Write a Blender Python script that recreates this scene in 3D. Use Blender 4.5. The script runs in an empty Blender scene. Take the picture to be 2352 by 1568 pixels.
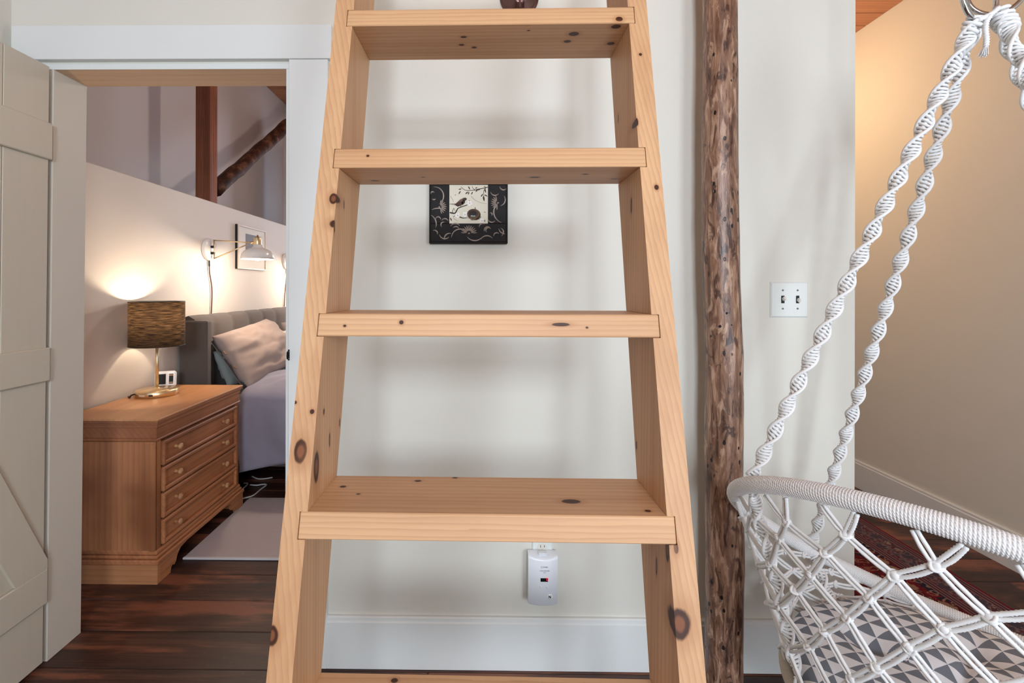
import bpy, bmesh, math, random
from math import sin, cos, pi, sqrt, atan2, radians
from mathutils import Vector, Matrix, noise

random.seed(7)
SC = bpy.context.scene
COL = SC.collection

# ------------------------------------------------------------------ camera
F, CX, CY, YAW, ROLL, EYE = 1110.0, 1092.0, 662.0, 0.0122, 0.002, 1.258
CAM_R = Matrix.Rotation(YAW, 3, 'Z') @ Matrix.Rotation(pi/2, 3, 'X') @ Matrix.Rotation(ROLL, 3, 'Z')
cam_data = bpy.data.cameras.new('camera')
cam = bpy.data.objects.new('camera', cam_data)
COL.objects.link(cam)
cam.matrix_world = Matrix.Translation((0, 0, EYE)) @ CAM_R.to_4x4()
cam_data.sensor_fit = 'HORIZONTAL'
cam_data.sensor_width = 36.0
cam_data.lens = 36.0*F/2352
cam_data.shift_x = (1176-CX)/2352
cam_data.shift_y = -(784-CY)/2352
cam_data.clip_start = 0.02
SC.camera = cam

# survey helpers: where does a sight line through a photo point meet a real plane
def ray(px, py):
    return CAM_R @ Vector(((px-CX)/F, -(py-CY)/F, -1.0))
EYEP = Vector((0, 0, EYE))
def at_y(px, py, y):
    r = ray(px, py); return EYEP + r*(y/r.y)
def at_x(px, py, x):
    r = ray(px, py); return EYEP + r*(x/r.x)
def at_z(px, py, z):
    r = ray(px, py); return EYEP + r*((z-EYE)/r.z)

# ------------------------------------------------------------------ world, daylight, exposure
SC.view_settings.view_transform = 'Standard'
SC.view_settings.look = 'None'
SC.view_settings.exposure = 0.28
SC.view_settings.gamma = 1.0
SC.view_settings.use_curve_mapping = False
W = bpy.data.worlds.new('sky'); SC.world = W
W.use_nodes = True
W.node_tree.nodes['Background'].inputs[0].default_value = (0.62, 0.78, 1.0, 1)
W.node_tree.nodes['Background'].inputs[1].default_value = 1.0

def area_light(name, loc, rot, sx, sy, power, color):
    d = bpy.data.lights.new(name, 'AREA'); d.shape = 'RECTANGLE'; d.size = sx; d.size_y = sy
    d.energy = power; d.color = color
    o = bpy.data.objects.new(name, d); COL.objects.link(o); o.location = loc; o.rotation_euler = rot
    return o
def point_light(name, loc, power, color, radius=0.03):
    d = bpy.data.lights.new(name, 'POINT'); d.energy = power; d.color = color; d.shadow_soft_size = radius
    o = bpy.data.objects.new(name, d); COL.objects.link(o); o.location = loc
    return o
DAY = (0.78, 0.89, 1.0)
WARM = (1.0, 0.80, 0.62)
WIN = (-0.20, 0.65, 1.55, 2.35)          # window opening x0,x1,z0,z1 in the wall behind the camera
WALL_Y = -2.3
area_light('daylight', ((WIN[0]+WIN[1])/2, WALL_Y-0.2, (WIN[2]+WIN[3])/2), (pi/2, 0, 0), .85, .8, 118, DAY)
GD = (1.25, 2.25, 0.12, 2.05)             # unseen glazed door added in the same wall as low daylight fill
area_light('daylight_fill', ((GD[0]+GD[1])/2, WALL_Y-0.2, (GD[2]+GD[3])/2), (pi/2, 0, 0), 1.0, 1.9, 66, DAY)
area_light('bedroom_window_fill', (-.6, 6.45, 1.8), (-pi/2, 0, 0), 1.4, 1.4, 30, (0.80, 0.86, 1.0))  # daylight fill on the outer bedroom wall, through an added window

# ------------------------------------------------------------------ colour and node helpers
def s2l(c):
    return tuple(((v/255.0)/12.92 if v/255.0 <= 0.04045 else ((v/255.0+0.055)/1.055)**2.4) for v in c)
def rgba(c):
    return (*s2l(c), 1.0)

class N:
    """small wrapper round a material's node tree"""
    def __init__(self, name):
        self.m = bpy.data.materials.new(name); self.m.use_nodes = True
        self.t = self.m.node_tree
        for n in list(self.t.nodes): self.t.nodes.remove(n)
        self.out = self.t.nodes.new('ShaderNodeOutputMaterial')
        self.b = self.t.nodes.new('ShaderNodeBsdfPrincipled')
        self.t.links.new(self.b.outputs[0], self.out.inputs[0])
    def set(self, node, key, v):
        if v is None: return
        s = node.inputs[key]
        if isinstance(v, bpy.types.NodeSocket): self.t.links.new(v, s)
        else: s.default_value = v
    def new(self, typ, ins=None, **props):
        n = self.t.nodes.new(typ)
        for k, v in props.items(): setattr(n, k, v)
        for k, v in (ins or {}).items(): self.set(n, k, v)
        return n
    def math(self, op, a, b=None, c=None, clamp=False):
        n = self.new('ShaderNodeMath', operation=op); n.use_clamp = clamp
        self.set(n, 0, a); self.set(n, 1, b); self.set(n, 2, c)
        return n.outputs[0]
    def vmath(self, op, a, b=None):
        n = self.new('ShaderNodeVectorMath', operation=op)
        self.set(n, 0, a); self.set(n, 1, b)
        return n.outputs['Value'] if op in ('LENGTH', 'DOT_PRODUCT', 'DISTANCE') else n.outputs[0]
    def obj(self): return self.new('ShaderNodeTexCoord').outputs['Object']
    def uv(self): return self.new('ShaderNodeTexCoord').outputs['UV']
    def rand(self): return self.new('ShaderNodeObjectInfo').outputs['Random']
    def sep(self, v):
        n = self.new('ShaderNodeSeparateXYZ', {0: v}); return n.outputs
    def comb(self, x, y, z):
        return self.new('ShaderNodeCombineXYZ', {0: x, 1: y, 2: z}).outputs[0]
    def noise(self, v, scale, detail=4, rough=0.5, dist=0.0):
        n = self.new('ShaderNodeTexNoise', {'Vector': v, 'Scale': scale, 'Detail': detail, 'Roughness': rough, 'Distortion': dist})
        return n.outputs[0]
    def noisec(self, v, scale, detail=3):
        n = self.new('ShaderNodeTexNoise', {'Vector': v, 'Scale': scale, 'Detail': detail}); return n.outputs[1]
    def ramp(self, fac, stops, interp='LINEAR'):
        n = self.new('ShaderNodeValToRGB', {0: fac}); cr = n.color_ramp; cr.interpolation = interp
        while len(cr.elements) > 1: cr.elements.remove(cr.elements[-1])
        cr.elements[0].position = stops[0][0]; cr.elements[0].color = stops[0][1]
        for p, c in stops[1:]:
            e = cr.elements.new(p); e.color = c
        return n.outputs[0]
    def mix(self, fac, a, b, mode='MIX'):
        n = self.new('ShaderNodeMix', data_type='RGBA', blend_type=mode)
        self.set(n, 0, fac); self.set(n, 6, a); self.set(n, 7, b)
        return n.outputs[2]
    def step(self, v, lo, hi):
        n = self.new('ShaderNodeMapRange', {0: v, 1: lo, 2: hi, 3: 0.0, 4: 1.0}, interpolation_type='SMOOTHSTEP')
        return n.outputs[0]
    def bump(self, h, strength=0.2, dist=0.01):
        n = self.new('ShaderNodeBump', {'Height': h, 'Strength': strength, 'Distance': dist})
        self.set(self.b, 'Normal', n.outputs[0])
    def fin(self, color=None, rough=None, metal=None, spec=None, **kw):
        self.set(self.b, 'Base Color', color); self.set(self.b, 'Roughness', rough)
        self.set(self.b, 'Metallic', metal); self.set(self.b, 'Specular IOR Level', spec)
        for k, v in kw.items(): self.set(self.b, k, v)
        return self.m

def plain(name, c, rough=0.5, metal=0.0, bump=0.0, scale=200.0, spec=0.4):
    n = N(name)
    if bump:
        n.bump(n.noise(n.obj(), scale, 3), bump, 0.002)
    return n.fin(rgba(c), rough, metal, spec)

def wood(name, light, dark, axis='X', ring=9.0, rnd=False, seed=0.0, knots=(), auto=0.0, rough=0.55,
         knot_c=(66, 32, 14), stretch=14.0, contrast=1.0, blotch=0.25, bump=0.12, warp=2.5):
    """growth rings round an axis, stretched along the grain; knots = [(local point, (rx,ry,rz))]"""
    n = N(name)
    p = n.obj()
    if rnd:
        r = n.rand()
        p = n.vmath('ADD', p, n.comb(n.math('MULTIPLY', r, 13.7), n.math('MULTIPLY', r, 7.3), n.math('MULTIPLY', r, 5.1)))
    q = n.vmath('ADD', p, (seed*3.1, seed*1.7, seed*2.3))
    k = 1.0/stretch
    sc = {'X': (k, 1, 1), 'Y': (1, k, 1), 'Z': (1, 1, k)}[axis]
    g = n.vmath('MULTIPLY', q, sc)
    fine = n.noise(n.vmath('MULTIPLY', q, tuple(v*(1 if v < 1 else 1) for v in sc)), 55, 4, 0.6)
    w = n.new('ShaderNodeTexWave', {'Vector': n.vmath('ADD', g, (0.043, 0.061, 0.087)), 'Scale': ring, 'Distortion': warp, 'Detail': 3.0,
                                    'Detail Scale': 2.2, 'Detail Roughness': 0.55}, wave_type='RINGS', rings_direction=axis, wave_profile='SAW')
    rings = n.math('POWER', w.outputs[1], 2.2)
    tone = n.math('ADD', n.math('MULTIPLY', rings, 0.62*contrast), n.math('MULTIPLY', fine, 0.55*contrast))
    col = n.ramp(tone, [(0.12, rgba(light)), (0.95, rgba(dark))])
    broad = n.noise(g, 17, 3, .55)
    col = n.mix(n.math('MULTIPLY', n.step(broad, 0.45, 0.68), 0.42*min(1.0, contrast+.25)), col, rgba(dark))
    col = n.mix(n.math('MULTIPLY', n.step(broad, 0.44, 0.28), 0.30), col, rgba(tuple(min(255, v*1.07) for v in light)))
    blot = n.noise(q, 2.3, 3)
    col = n.mix(n.math('MULTIPLY', n.step(blot, 0.42, 0.72), blotch), col, rgba(dark))
    mask = None
    for (c, s) in knots:
        dv = n.vmath('MULTIPLY', n.vmath('SUBTRACT', p, tuple(c)), tuple(1.0/v for v in s))
        d = n.math('ADD', n.vmath('LENGTH', dv), n.math('MULTIPLY', n.math('SUBTRACT', fine, 0.5), 0.5))
        halo = n.math('SUBTRACT', 1.0, n.step(d, 0.9, 2.2))
        core = n.math('SUBTRACT', 1.0, n.step(d, 0.78, 1.05))
        col = n.mix(n.math('MULTIPLY', halo, 0.5), col, rgba(dark))
        col = n.mix(core, col, rgba(knot_c))
        if min(s[0], s[2]) > .0075: col = n.mix(n.math('MULTIPLY', n.math('SUBTRACT', 1.0, n.step(d, 0.35, 0.6)), .75), col, rgba((136, 80, 48)))
    if auto > 0:
        v = n.new('ShaderNodeTexVoronoi', {'Vector': n.vmath('MULTIPLY', q, {'X': (.45, 1, 1), 'Y': (1, .45, 1), 'Z': (1, 1, .45)}[axis]), 'Scale': auto, 'Randomness': 1.0})
        keep = n.step(n.sep(v.outputs['Color'])[0], 0.55, 0.56)
        size = n.math('MULTIPLY', n.sep(v.outputs['Color'])[1], 0.16)
        d = n.math('DIVIDE', v.outputs['Distance'], n.math('ADD', size, 0.04))
        core = n.math('MULTIPLY', n.math('SUBTRACT', 1.0, n.step(d, 0.45, 1.0)), keep)
        halo = n.math('MULTIPLY', n.math('SUBTRACT', 1.0, n.step(d, 0.8, 2.4)), keep)
        col = n.mix(n.math('MULTIPLY', halo, 0.4), col, rgba(dark))
        col = n.mix(core, col, rgba(knot_c))
    if rnd:
        col = n.mix(n.math('MULTIPLY', n.rand(), 0.35), col, rgba(dark))
    n.bump(tone, bump, 0.002)
    return n.fin(col, rough, 0.0, 0.35)

# ------------------------------------------------------------------ geometry helpers
class MB:
    """collects shapes into one mesh"""
    def __init__(self): self.v = []; self.f = []; self.mi = []; self.sm = []; self.uvs = None; self.cur = 0
    def add(self, vs, fs, smooth=False):
        o = len(self.v); self.v += [tuple(p) for p in vs]
        for f in fs:
            self.f.append(tuple(i+o for i in f)); self.mi.append(self.cur); self.sm.append(smooth)
        return self
    def box(self, lo, hi, bev=0.0, M=None):
        x0, y0, z0 = lo; x1, y1, z1 = hi
        if bev <= 0:
            vs = [(x0,y0,z0),(x1,y0,z0),(x1,y1,z0),(x0,y1,z0),(x0,y0,z1),(x1,y0,z1),(x1,y1,z1),(x0,y1,z1)]
            fs = [(0,3,2,1),(4,5,6,7),(0,1,5,4),(1,2,6,5),(2,3,7,6),(3,0,4,7)]
        else:
            b = min(bev, (x1-x0)*.49, (y1-y0)*.49, (z1-z0)*.49)
            vs = []; idx = {}
            for sx in (0, 1):
                for sy in (0, 1):
                    for sz in (0, 1):
                        X = (x0, x1)[sx]; Y = (y0, y1)[sy]; Z = (z0, z1)[sz]
                        dx = b if sx == 0 else -b; dy = b if sy == 0 else -b; dz = b if sz == 0 else -b
                        for ax in range(3):
                            p = [X+dx, Y+dy, Z+dz]; p[ax] = (X, Y, Z)[ax]
                            idx[(sx, sy, sz, ax)] = len(vs); vs.append(tuple(p))
            fs = []
            for ax in range(3):
                o = [a for a in range(3) if a != ax]
                for s in (0, 1):
                    q = []
                    for a, c in ((0,0),(1,0),(1,1),(0,1)):
                        k = [0,0,0]; k[ax] = s; k[o[0]] = a; k[o[1]] = c; q.append(idx[(*k, ax)])
                    fs.append(tuple(q))
            for ax in range(3):
                o = [a for a in range(3) if a != ax]
                for a in (0, 1):
                    for c in (0, 1):
                        k0 = [0,0,0]; k0[o[0]] = a; k0[o[1]] = c; k1 = list(k0); k0[ax] = 0; k1[ax] = 1
                        fs.append((idx[(*k0, o[0])], idx[(*k1, o[0])], idx[(*k1, o[1])], idx[(*k0, o[1])]))
            for sx in (0,1):
                for sy in (0,1):
                    for sz in (0,1): fs.append(tuple(idx[(sx,sy,sz,a)] for a in range(3)))
        if M is not None: vs = [tuple(M @ Vector(p)) for p in vs]
        return self.add(vs, fs)
    def tube(self, pts, r, n=8, closed=False, caps=True, lobes=0, depth=0.0, pitch=0.02, rfun=None, smooth=True):
        pts = [Vector(p) for p in pts]; m = len(pts)
        if m < 2: return self
        tang = []
        for i in range(m):
            a = pts[(i-1) % m] if (closed or i > 0) else pts[0]
            b = pts[(i+1) % m] if (closed or i < m-1) else pts[-1]
            t = b-a
            tang.append(t.normalized() if t.length > 1e-9 else Vector((0,0,1)))
        up = Vector((0,0,1)) if abs(tang[0].z) < .9 else Vector((1,0,0))
        nrm = (up - tang[0]*up.dot(tang[0])).normalized()
        vs = []; s = 0.0
        for i in range(m):
            if i:
                s += (pts[i]-pts[i-1]).length
                nrm = (nrm - tang[i]*nrm.dot(tang[i])).normalized()
            bi = tang[i].cross(nrm)
            rr = rfun(i/(m-1)) * r if rfun else r
            for k in range(n):
                a = 2*pi*k/n
                q = rr*(1+depth*cos(lobes*(a-2*pi*s/pitch))) if lobes else rr
                vs.append(pts[i] + (nrm*cos(a)+bi*sin(a))*q)
        fs = []
        for i in range(m if closed else m-1):
            j = (i+1) % m
            for k in range(n):
                l = (k+1) % n
                fs.append((i*n+k, i*n+l, j*n+l, j*n+k))
        if caps and not closed:
            fs.append(tuple(reversed(range(n)))); fs.append(tuple((m-1)*n+k for k in range(n)))
        return self.add(vs, fs, smooth)
    def lathe(self, prof, n=32, M=None, smooth=True, closed=False, caps=True):
        """profile of (radius, height) round z"""
        vs = []
        for (r, h) in prof:
            for k in range(n): vs.append(Vector((r*cos(2*pi*k/n), r*sin(2*pi*k/n), h)))
        fs = []; m = len(prof)
        for i in range(m if closed else m-1):
            j = (i+1) % m
            for k in range(n):
                l = (k+1) % n; fs.append((i*n+k, i*n+l, j*n+l, j*n+k))
        if not closed and caps:
            if prof[0][0] > 1e-6: fs.append(tuple(reversed(range(n))))
            if prof[-1][0] > 1e-6: fs.append(tuple((m-1)*n+k for k in range(n)))
        if M is not None: vs = [M @ v for v in vs]
        return self.add(vs, fs, smooth)
    def ball(self, c, r, nu=12, nv=8, M=None):
        rx, ry, rz = (r, r, r) if not hasattr(r, '__len__') else r
        vs = [Vector((0,0,-rz))]
        for i in range(1, nv):
            t = -pi/2 + pi*i/nv
            for k in range(nu): vs.append(Vector((rx*cos(t)*cos(2*pi*k/nu), ry*cos(t)*sin(2*pi*k/nu), rz*sin(t))))
        vs.append(Vector((0,0,rz)))
        fs = []
        for k in range(nu): fs.append((0, 1+(k+1) % nu, 1+k))
        for i in range(nv-2):
            for k in range(nu):
                l = (k+1) % nu; fs.append((1+i*nu+k, 1+i*nu+l, 1+(i+1)*nu+l, 1+(i+1)*nu+k))
        e = len(vs)-1; o = 1+(nv-2)*nu
        for k in range(nu): fs.append((o+k, o+(k+1) % nu, e))
        vs = [(M @ v if M is not None else v) + Vector(c) for v in vs]
        return self.add(vs, fs, True)
    def prism(self, poly, axis, a, b):
        """polygon in the two other axes, extruded along axis from a to b"""
        n = len(poly); vs = []
        for t in (a, b):
            for (p, q) in poly:
                vs.append({'X': (t, p, q), 'Y': (p, t, q), 'Z': (p, q, t)}[axis])
        fs = [tuple(range(n)), tuple(reversed(range(n, 2*n)))]
        for i in range(n):
            j = (i+1) % n; fs.append((i, i+n, j+n, j))
        return self.add(vs, fs)
    def grid(self, P, closed_u=False, smooth=True, uv=None):
        nu = len(P); nv = len(P[0]); vs = [p for row in P for p in row]; fs = []
        for i in range(nu if closed_u else nu-1):
            for j in range(nv-1):
                i2 = (i+1) % nu
                fs.append((i*nv+j, i2*nv+j, i2*nv+j+1, i*nv+j+1))
        return self.add(vs, fs, smooth)
    def mesh(self, name, mats):
        me = bpy.data.meshes.new(name); me.from_pydata(self.v, [], self.f)
        mats = mats if isinstance(mats, (list, tuple)) else [mats]
        for m in mats: me.materials.append(m)
        me.polygons.foreach_set('material_index', self.mi)
        me.polygons.foreach_set('use_smooth', self.sm)
        bm = bmesh.new(); bm.from_mesh(me); bmesh.ops.recalc_face_normals(bm, faces=bm.faces); bm.to_mesh(me); bm.free()
        me.update()
        return me
    def build(self, name, mats, parent=None, loc=(0,0,0)):
        """coordinates are world (or parent-local when local is set by the caller); origin put at loc"""
        L = Vector(loc)
        if L.length > 0: self.v = [tuple(Vector(p)-L) for p in self.v]
        o = bpy.data.objects.new(name, self.mesh(name, mats)); COL.objects.link(o); o.location = L
        if parent: o.parent = parent
        return o

def tag(o, label=None, cat=None, group=None, kind=None):
    if label: o['label'] = label
    if cat: o['category'] = cat
    if group: o['group'] = group
    if kind: o['kind'] = kind
    return o
def thing(name, label, cat, loc=(0,0,0), rot=(0,0,0), group=None, kind=None):
    o = bpy.data.objects.new(name, None); COL.objects.link(o); o.location = loc; o.rotation_euler = rot
    o.empty_display_size = 0.1
    return tag(o, label, cat, group, kind)
def struct(name, mb, mat, loc=(0,0,0)):
    o = mb.build(name, mat, None, loc); o['kind'] = 'structure'; return o
def part(mb, name, mat, root, loc=None):
    """mb holds world coordinates; the part is hung under root (root unrotated)"""
    R0 = Vector(root.location); p = root.parent
    while p: R0 += Vector(p.location); p = p.parent
    L = Vector(loc) if loc is not None else R0
    o = bpy.data.objects.new(name, None)
    bpy.data.objects.remove(o)
    mb.v = [tuple(Vector(q)-L) for q in mb.v]
    o = bpy.data.objects.new(name, mb.mesh(name, mat)); COL.objects.link(o)
    o.parent = root; o.location = L-R0
    return o
def dup(o, loc=None, parent=None, name=None):
    c = o.copy(); COL.objects.link(c)
    if parent is not None: c.parent = parent
    if loc is not None: c.location = loc
    return c
def text_mesh(s, size, depth=0.0004, align='CENTER', bold=0.0):
    cu = bpy.data.curves.new('lettering', 'FONT'); cu.body = s; cu.size = size; cu.extrude = depth
    cu.align_x = align; cu.align_y = 'CENTER'; cu.offset = bold
    o = bpy.data.objects.new('lettering', cu); COL.objects.link(o)
    dg = bpy.context.evaluated_depsgraph_get()
    me = bpy.data.meshes.new_from_object(o.evaluated_get(dg))
    bpy.data.objects.remove(o)
    return me
def smooth_path(pts, k=6, closed=False):
    """Catmull-Rom through pts"""
    P = [Vector(p) for p in pts]; n = len(P); out = []
    segs = n if closed else n-1
    for i in range(segs):
        p1 = P[i]; p2 = P[(i+1) % n]
        p0 = P[(i-1) % n] if (closed or i > 0) else p1*2-p2
        p3 = P[(i+2) % n] if (closed or i < n-2) else p2*2-p1
        for j in range(k):
            t = j/k
            out.append(0.5*((2*p1)+(p2-p0)*t+(2*p0-5*p1+4*p2-p3)*t*t+(3*p1-p0-3*p2+p3)*t*t*t))
    if not closed: out.append(P[-1])
    return out

# ------------------------------------------------------------------ materials of the setting
def paint(name, c, rough=0.6, bump=0.06, var=0.03):
    n = N(name); p = n.obj()
    k = n.noise(p, 3.0, 3)
    col = n.mix(n.math('MULTIPLY', k, var*4), rgba(c), rgba(tuple(v*0.93 for v in c)))
    n.bump(n.noise(p, 260, 3, 0.6), bump, 0.002)
    return n.fin(col, rough, 0, 0.3)
M_WALL = paint('wall_paint', (222, 219, 209))
M_BEDWALL = paint('bedroom_wall_paint', (226, 218, 210))
M_OUTER = paint('sloped_wall_paint', (214, 208, 208))
M_TRIM = paint('white_trim_paint', (228, 230, 228), 0.42, 0.02)
M_JAMB = paint('jamb_paint', (214, 206, 192), 0.45, 0.05)
def door_paint():
    n = N('door_paint'); p = n.obj()
    streak = n.noise(n.vmath('MULTIPLY', p, (1, 1, 0.08)), 60, 4)
    col = n.mix(n.math('MULTIPLY', streak, 0.35), rgba((207, 198, 181)), rgba((192, 182, 162)))
    v = n.new('ShaderNodeTexVoronoi', {'Vector': n.vmath('MULTIPLY', p, (1, 1, .6)), 'Scale': 5.0})
    keep = n.step(n.sep(v.outputs['Color'])[0], .55, .56)
    kn = n.math('MULTIPLY', n.math('SUBTRACT', 1.0, n.step(v.outputs['Distance'], .05, .11)), keep)
    col = n.mix(n.math('MULTIPLY', kn, .55), col, rgba((150, 128, 104)))
    n.bump(n.math('ADD', streak, n.math('MULTIPLY', kn, -.6)), 0.15, 0.002)
    return n.fin(col, 0.45, 0, 0.35)
M_DOOR = door_paint()
M_HEAD = wood('pale_pine_jamb', (222, 192, 160), (196, 158, 122), 'X', ring=12, blotch=.15, contrast=.6, auto=2.0)
def floor_wood():
    n = N('dark_floor_wood'); p = n.obj(); r = n.rand()
    q = n.vmath('ADD', p, n.comb(n.math('MULTIPLY', r, 17.0), n.math('MULTIPLY', r, 9.0), 0.0))
    g = n.vmath('MULTIPLY', q, (0.10, 1.0, 1.0))
    st = n.noise(g, 42, 5, 0.65, 0.6)
    wear = n.noise(n.vmath('MULTIPLY', q, (0.45, 1.0, 1.0)), 6.0, 5, 0.62)
    col = n.ramp(st, [(0.25, rgba((32, 20, 18))), (0.52, rgba((72, 45, 36))), (0.78, rgba((108, 70, 54)))])
    col = n.mix(n.math('MULTIPLY', n.step(wear, 0.50, 0.60), 0.7), col, rgba((146, 88, 64)))
    col = n.mix(n.math('MULTIPLY', n.step(wear, 0.52, 0.36), 0.65), col, rgba((22, 15, 14)))
    sp = n.noise(q, 95, 2)
    col = n.mix(n.math('MULTIPLY', n.step(sp, 0.72, 0.78), 0.4), col, rgba((140, 116, 104)))
    n.bump(n.math('ADD', st, n.math('MULTIPLY', wear, 0.7)), 0.25, 0.003)
    ro = n.math('ADD', 0.34, n.math('MULTIPLY', st, 0.22))
    return n.fin(col, ro, 0, 0.45)
M_FLOOR = floor_wood()
M_CEIL = wood('ceiling_pine', (204, 146, 108), (164, 104, 72), 'X', ring=22, rnd=True, auto=2.2, rough=.5)
M_SUB = plain('subfloor', (24, 18, 16), 0.9)

# ------------------------------------------------------------------ the shell
BACK = 1.609          # face of the wall behind the ladder
BTH = 0.135           # its thickness
LEFT, RIGHT = -1.585, 2.40
WEND = 1.232          # free end of that wall, where the hall begins
CEIL = 2.90
BED_X = -2.40         # outer bedroom wall
HALF_X, HALF_Z = -1.83, 1.842
BED_Y = 6.2
BCEIL = 3.5
DX0 = at_y(109, 1400, BACK).x - .030; DX1 = at_y(669, 600, BACK).x     # doorway
DZ = at_y(400, 147, BACK).z

floor = struct('floor', MB().box((-2.6, WALL_Y-.1, -.12), (RIGHT+.15, BED_Y+.2, -.026)), M_SUB)
plank_me = MB().box((-.5, -.0865, -.025), (.5, .0865, 0), .0025).mesh('plank', M_FLOOR)
row = 0; y = 1.934 - .175*24
rf = random.Random(3)
while y < BED_Y:
    x = -2.55 - rf.random()*.9
    while x < RIGHT:
        L = 1.9 + rf.random()*1.5
        if -1.75 < x+L < -.35 and 1.2 < y < 2.4: L += 1.5
        a, b = max(x, -2.55), min(x+L, RIGHT+.1)
        if b-a > .05 and y > WALL_Y-.1:
            o = bpy.data.objects.new('plank', plank_me); COL.objects.link(o); o.parent = floor
            o.location = ((a+b)/2, y+.0875, -rf.random()*.0012); o.scale = (b-a-.002, 1, 1)
        x += L
    y += .175

# back wall with the doorway: pieces of one wall
bw = MB()
bw.box((LEFT-.12, BACK, 0), (DX0, BACK+BTH, BCEIL+.1)); bw.box((DX1, BACK, 0), (WEND, BACK+BTH, BCEIL+.1))
bw.box((DX0, BACK, DZ), (DX1, BACK+BTH, BCEIL+.1))
struct('wall_back', bw, M_WALL)
struct('wall_left', MB().box((LEFT-.12, WALL_Y-.12, 0), (LEFT, BACK, CEIL+.1)), M_WALL)
struct('wall_right', MB().box((RIGHT, WALL_Y-.12, 0), (RIGHT+.12, BED_Y, CEIL+.1)), M_WALL)
fw = MB()
fw.box((LEFT, WALL_Y-.12, 0), (WIN[0], WALL_Y, CEIL+.1)); fw.box((WIN[1], WALL_Y-.12, 0), (GD[0], WALL_Y, CEIL+.1))
fw.box((GD[1], WALL_Y-.12, 0), (RIGHT, WALL_Y, CEIL+.1)); fw.box((GD[0], WALL_Y-.12, 0), (GD[1], WALL_Y, GD[2])); fw.box((GD[0], WALL_Y-.12, GD[3]), (GD[1], WALL_Y, CEIL+.1))
fw.box((WIN[0], WALL_Y-.12, 0), (WIN[1], WALL_Y, WIN[2])); fw.box((WIN[0], WALL_Y-.12, WIN[3]), (WIN[1], WALL_Y, CEIL+.1))
struct('wall_front', fw, M_WALL)
struct('wall_bedroom_outer', MB().box((BED_X-.12, BACK, 0), (BED_X, BED_Y, BCEIL+.1)), M_OUTER)
BW = (-1.3, 0.1, 1.1, 2.5)                # unseen window added in the far wall to brighten the outer bedroom wall
bf = MB(); bf.box((BED_X-.12, BED_Y, 0), (BW[0], BED_Y+.12, BCEIL+.1)); bf.box((BW[1], BED_Y, 0), (WEND, BED_Y+.12, BCEIL+.1))
bf.box((BW[0], BED_Y, 0), (BW[1], BED_Y+.12, BW[2])); bf.box((BW[0], BED_Y, BW[3]), (BW[1], BED_Y+.12, BCEIL+.1))
struct('wall_bedroom_far', bf, M_BEDWALL)
wb = MB()
for (a, b, c, d) in ((BW[0], BW[1], BW[2], BW[2]+.06), (BW[0], BW[1], BW[3]-.06, BW[3]), (BW[0], BW[0]+.06, BW[2]+.06, BW[3]-.06), (BW[1]-.06, BW[1], BW[2]+.06, BW[3]-.06)):
    wb.box((a, BED_Y+.03, c), (b, BED_Y+.09, d))
WB2 = struct('added_bedroom_window', wb, M_TRIM)
struct('wall_bedroom_right', MB().box((WEND-.12, BACK+BTH, 0), (WEND, BED_Y, BCEIL+.1)), M_BEDWALL)
struct('wall_hall_far', MB().box((WEND, 5.2, 0), (RIGHT, 5.32, CEIL+.1)), M_WALL)
struct('wall_half', MB().box((HALF_X-.10, BACK+BTH, 0), (HALF_X, BED_Y, HALF_Z), .004), M_BEDWALL)
pier0 = at_y(650.5, 307, 5.0)
struct('wall_pier', MB().box((pier0.x, 5.0, 0), (HALF_X-.101, 5.5, pier0.z), .003), M_OUTER)
# ceilings of narrow boards
ceil = struct('ceiling', MB().box((LEFT-.12, WALL_Y-.12, CEIL+.02), (RIGHT+.12, BACK, CEIL+.12)).box((WEND, BACK, CEIL+.02), (RIGHT+.12, 5.3, CEIL+.12)), M_SUB)
ceil2 = struct('ceiling_bedroom', MB().box((BED_X-.12, BACK, BCEIL+.02), (WEND, BED_Y+.12, BCEIL+.12)), M_SUB)
cp_me = MB().box((-.5, -.0662, 0), (.5, .0662, .019), .004).mesh('plank', M_CEIL)
def boards(root, x0, x1, y0, y1, z, pitch=.137):
    y = y0
    while y + pitch <= y1+.02:
        o = bpy.data.objects.new('plank', cp_me); COL.objects.link(o); o.parent = root
        o.location = ((x0+x1)/2, y+pitch/2, z); o.scale = (x1-x0, 1, 1); y += pitch
boards(ceil, LEFT, RIGHT, WALL_Y, BACK+.08, CEIL)
boards(ceil, WEND, RIGHT, WALL_Y+.137*29, 5.2, CEIL)
boards(ceil2, BED_X, WEND-.12, BACK+BTH, BED_Y, BCEIL)

# baseboards: board with a small cap
def baseboard(name, p0, p1, nrm, h=.17):
    p0 = Vector((*p0, 0)); p1 = Vector((*p1, 0)); d = (p1-p0); L = d.length; d.normalize(); nv = Vector((*nrm, 0))
    prof = [(0, 0), (.017, 0), (.017, h-.018), (.013, h-.014), (.013, h-.004), (.009, h), (0, h)]
    mb = MB(); vs = []
    for t in (0, L):
        for (a, z) in prof: vs.append(p0 + d*t + nv*a + Vector((0, 0, z)))
    k = len(prof); fs = [tuple(range(k)), tuple(reversed(range(k, 2*k)))]
    for i in range(k): fs.append((i, i+k, (i+1) % k+k, (i+1) % k))
    mb.add(vs, fs); return struct(name, mb, M_TRIM)
CAS = 0.127
CX1 = DX1 + CAS
baseboard('baseboard_back', (CX1, BACK), (WEND, BACK), (0, -1))
baseboard('baseboard_right', (RIGHT, WALL_Y), (RIGHT, 5.2), (-1, 0))
baseboard('baseboard_left', (LEFT, WALL_Y), (LEFT, 0.4), (1, 0))
baseboard('baseboard_bedroom', (HALF_X, BACK+BTH), (HALF_X, 2.0), (1, 0))
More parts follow.
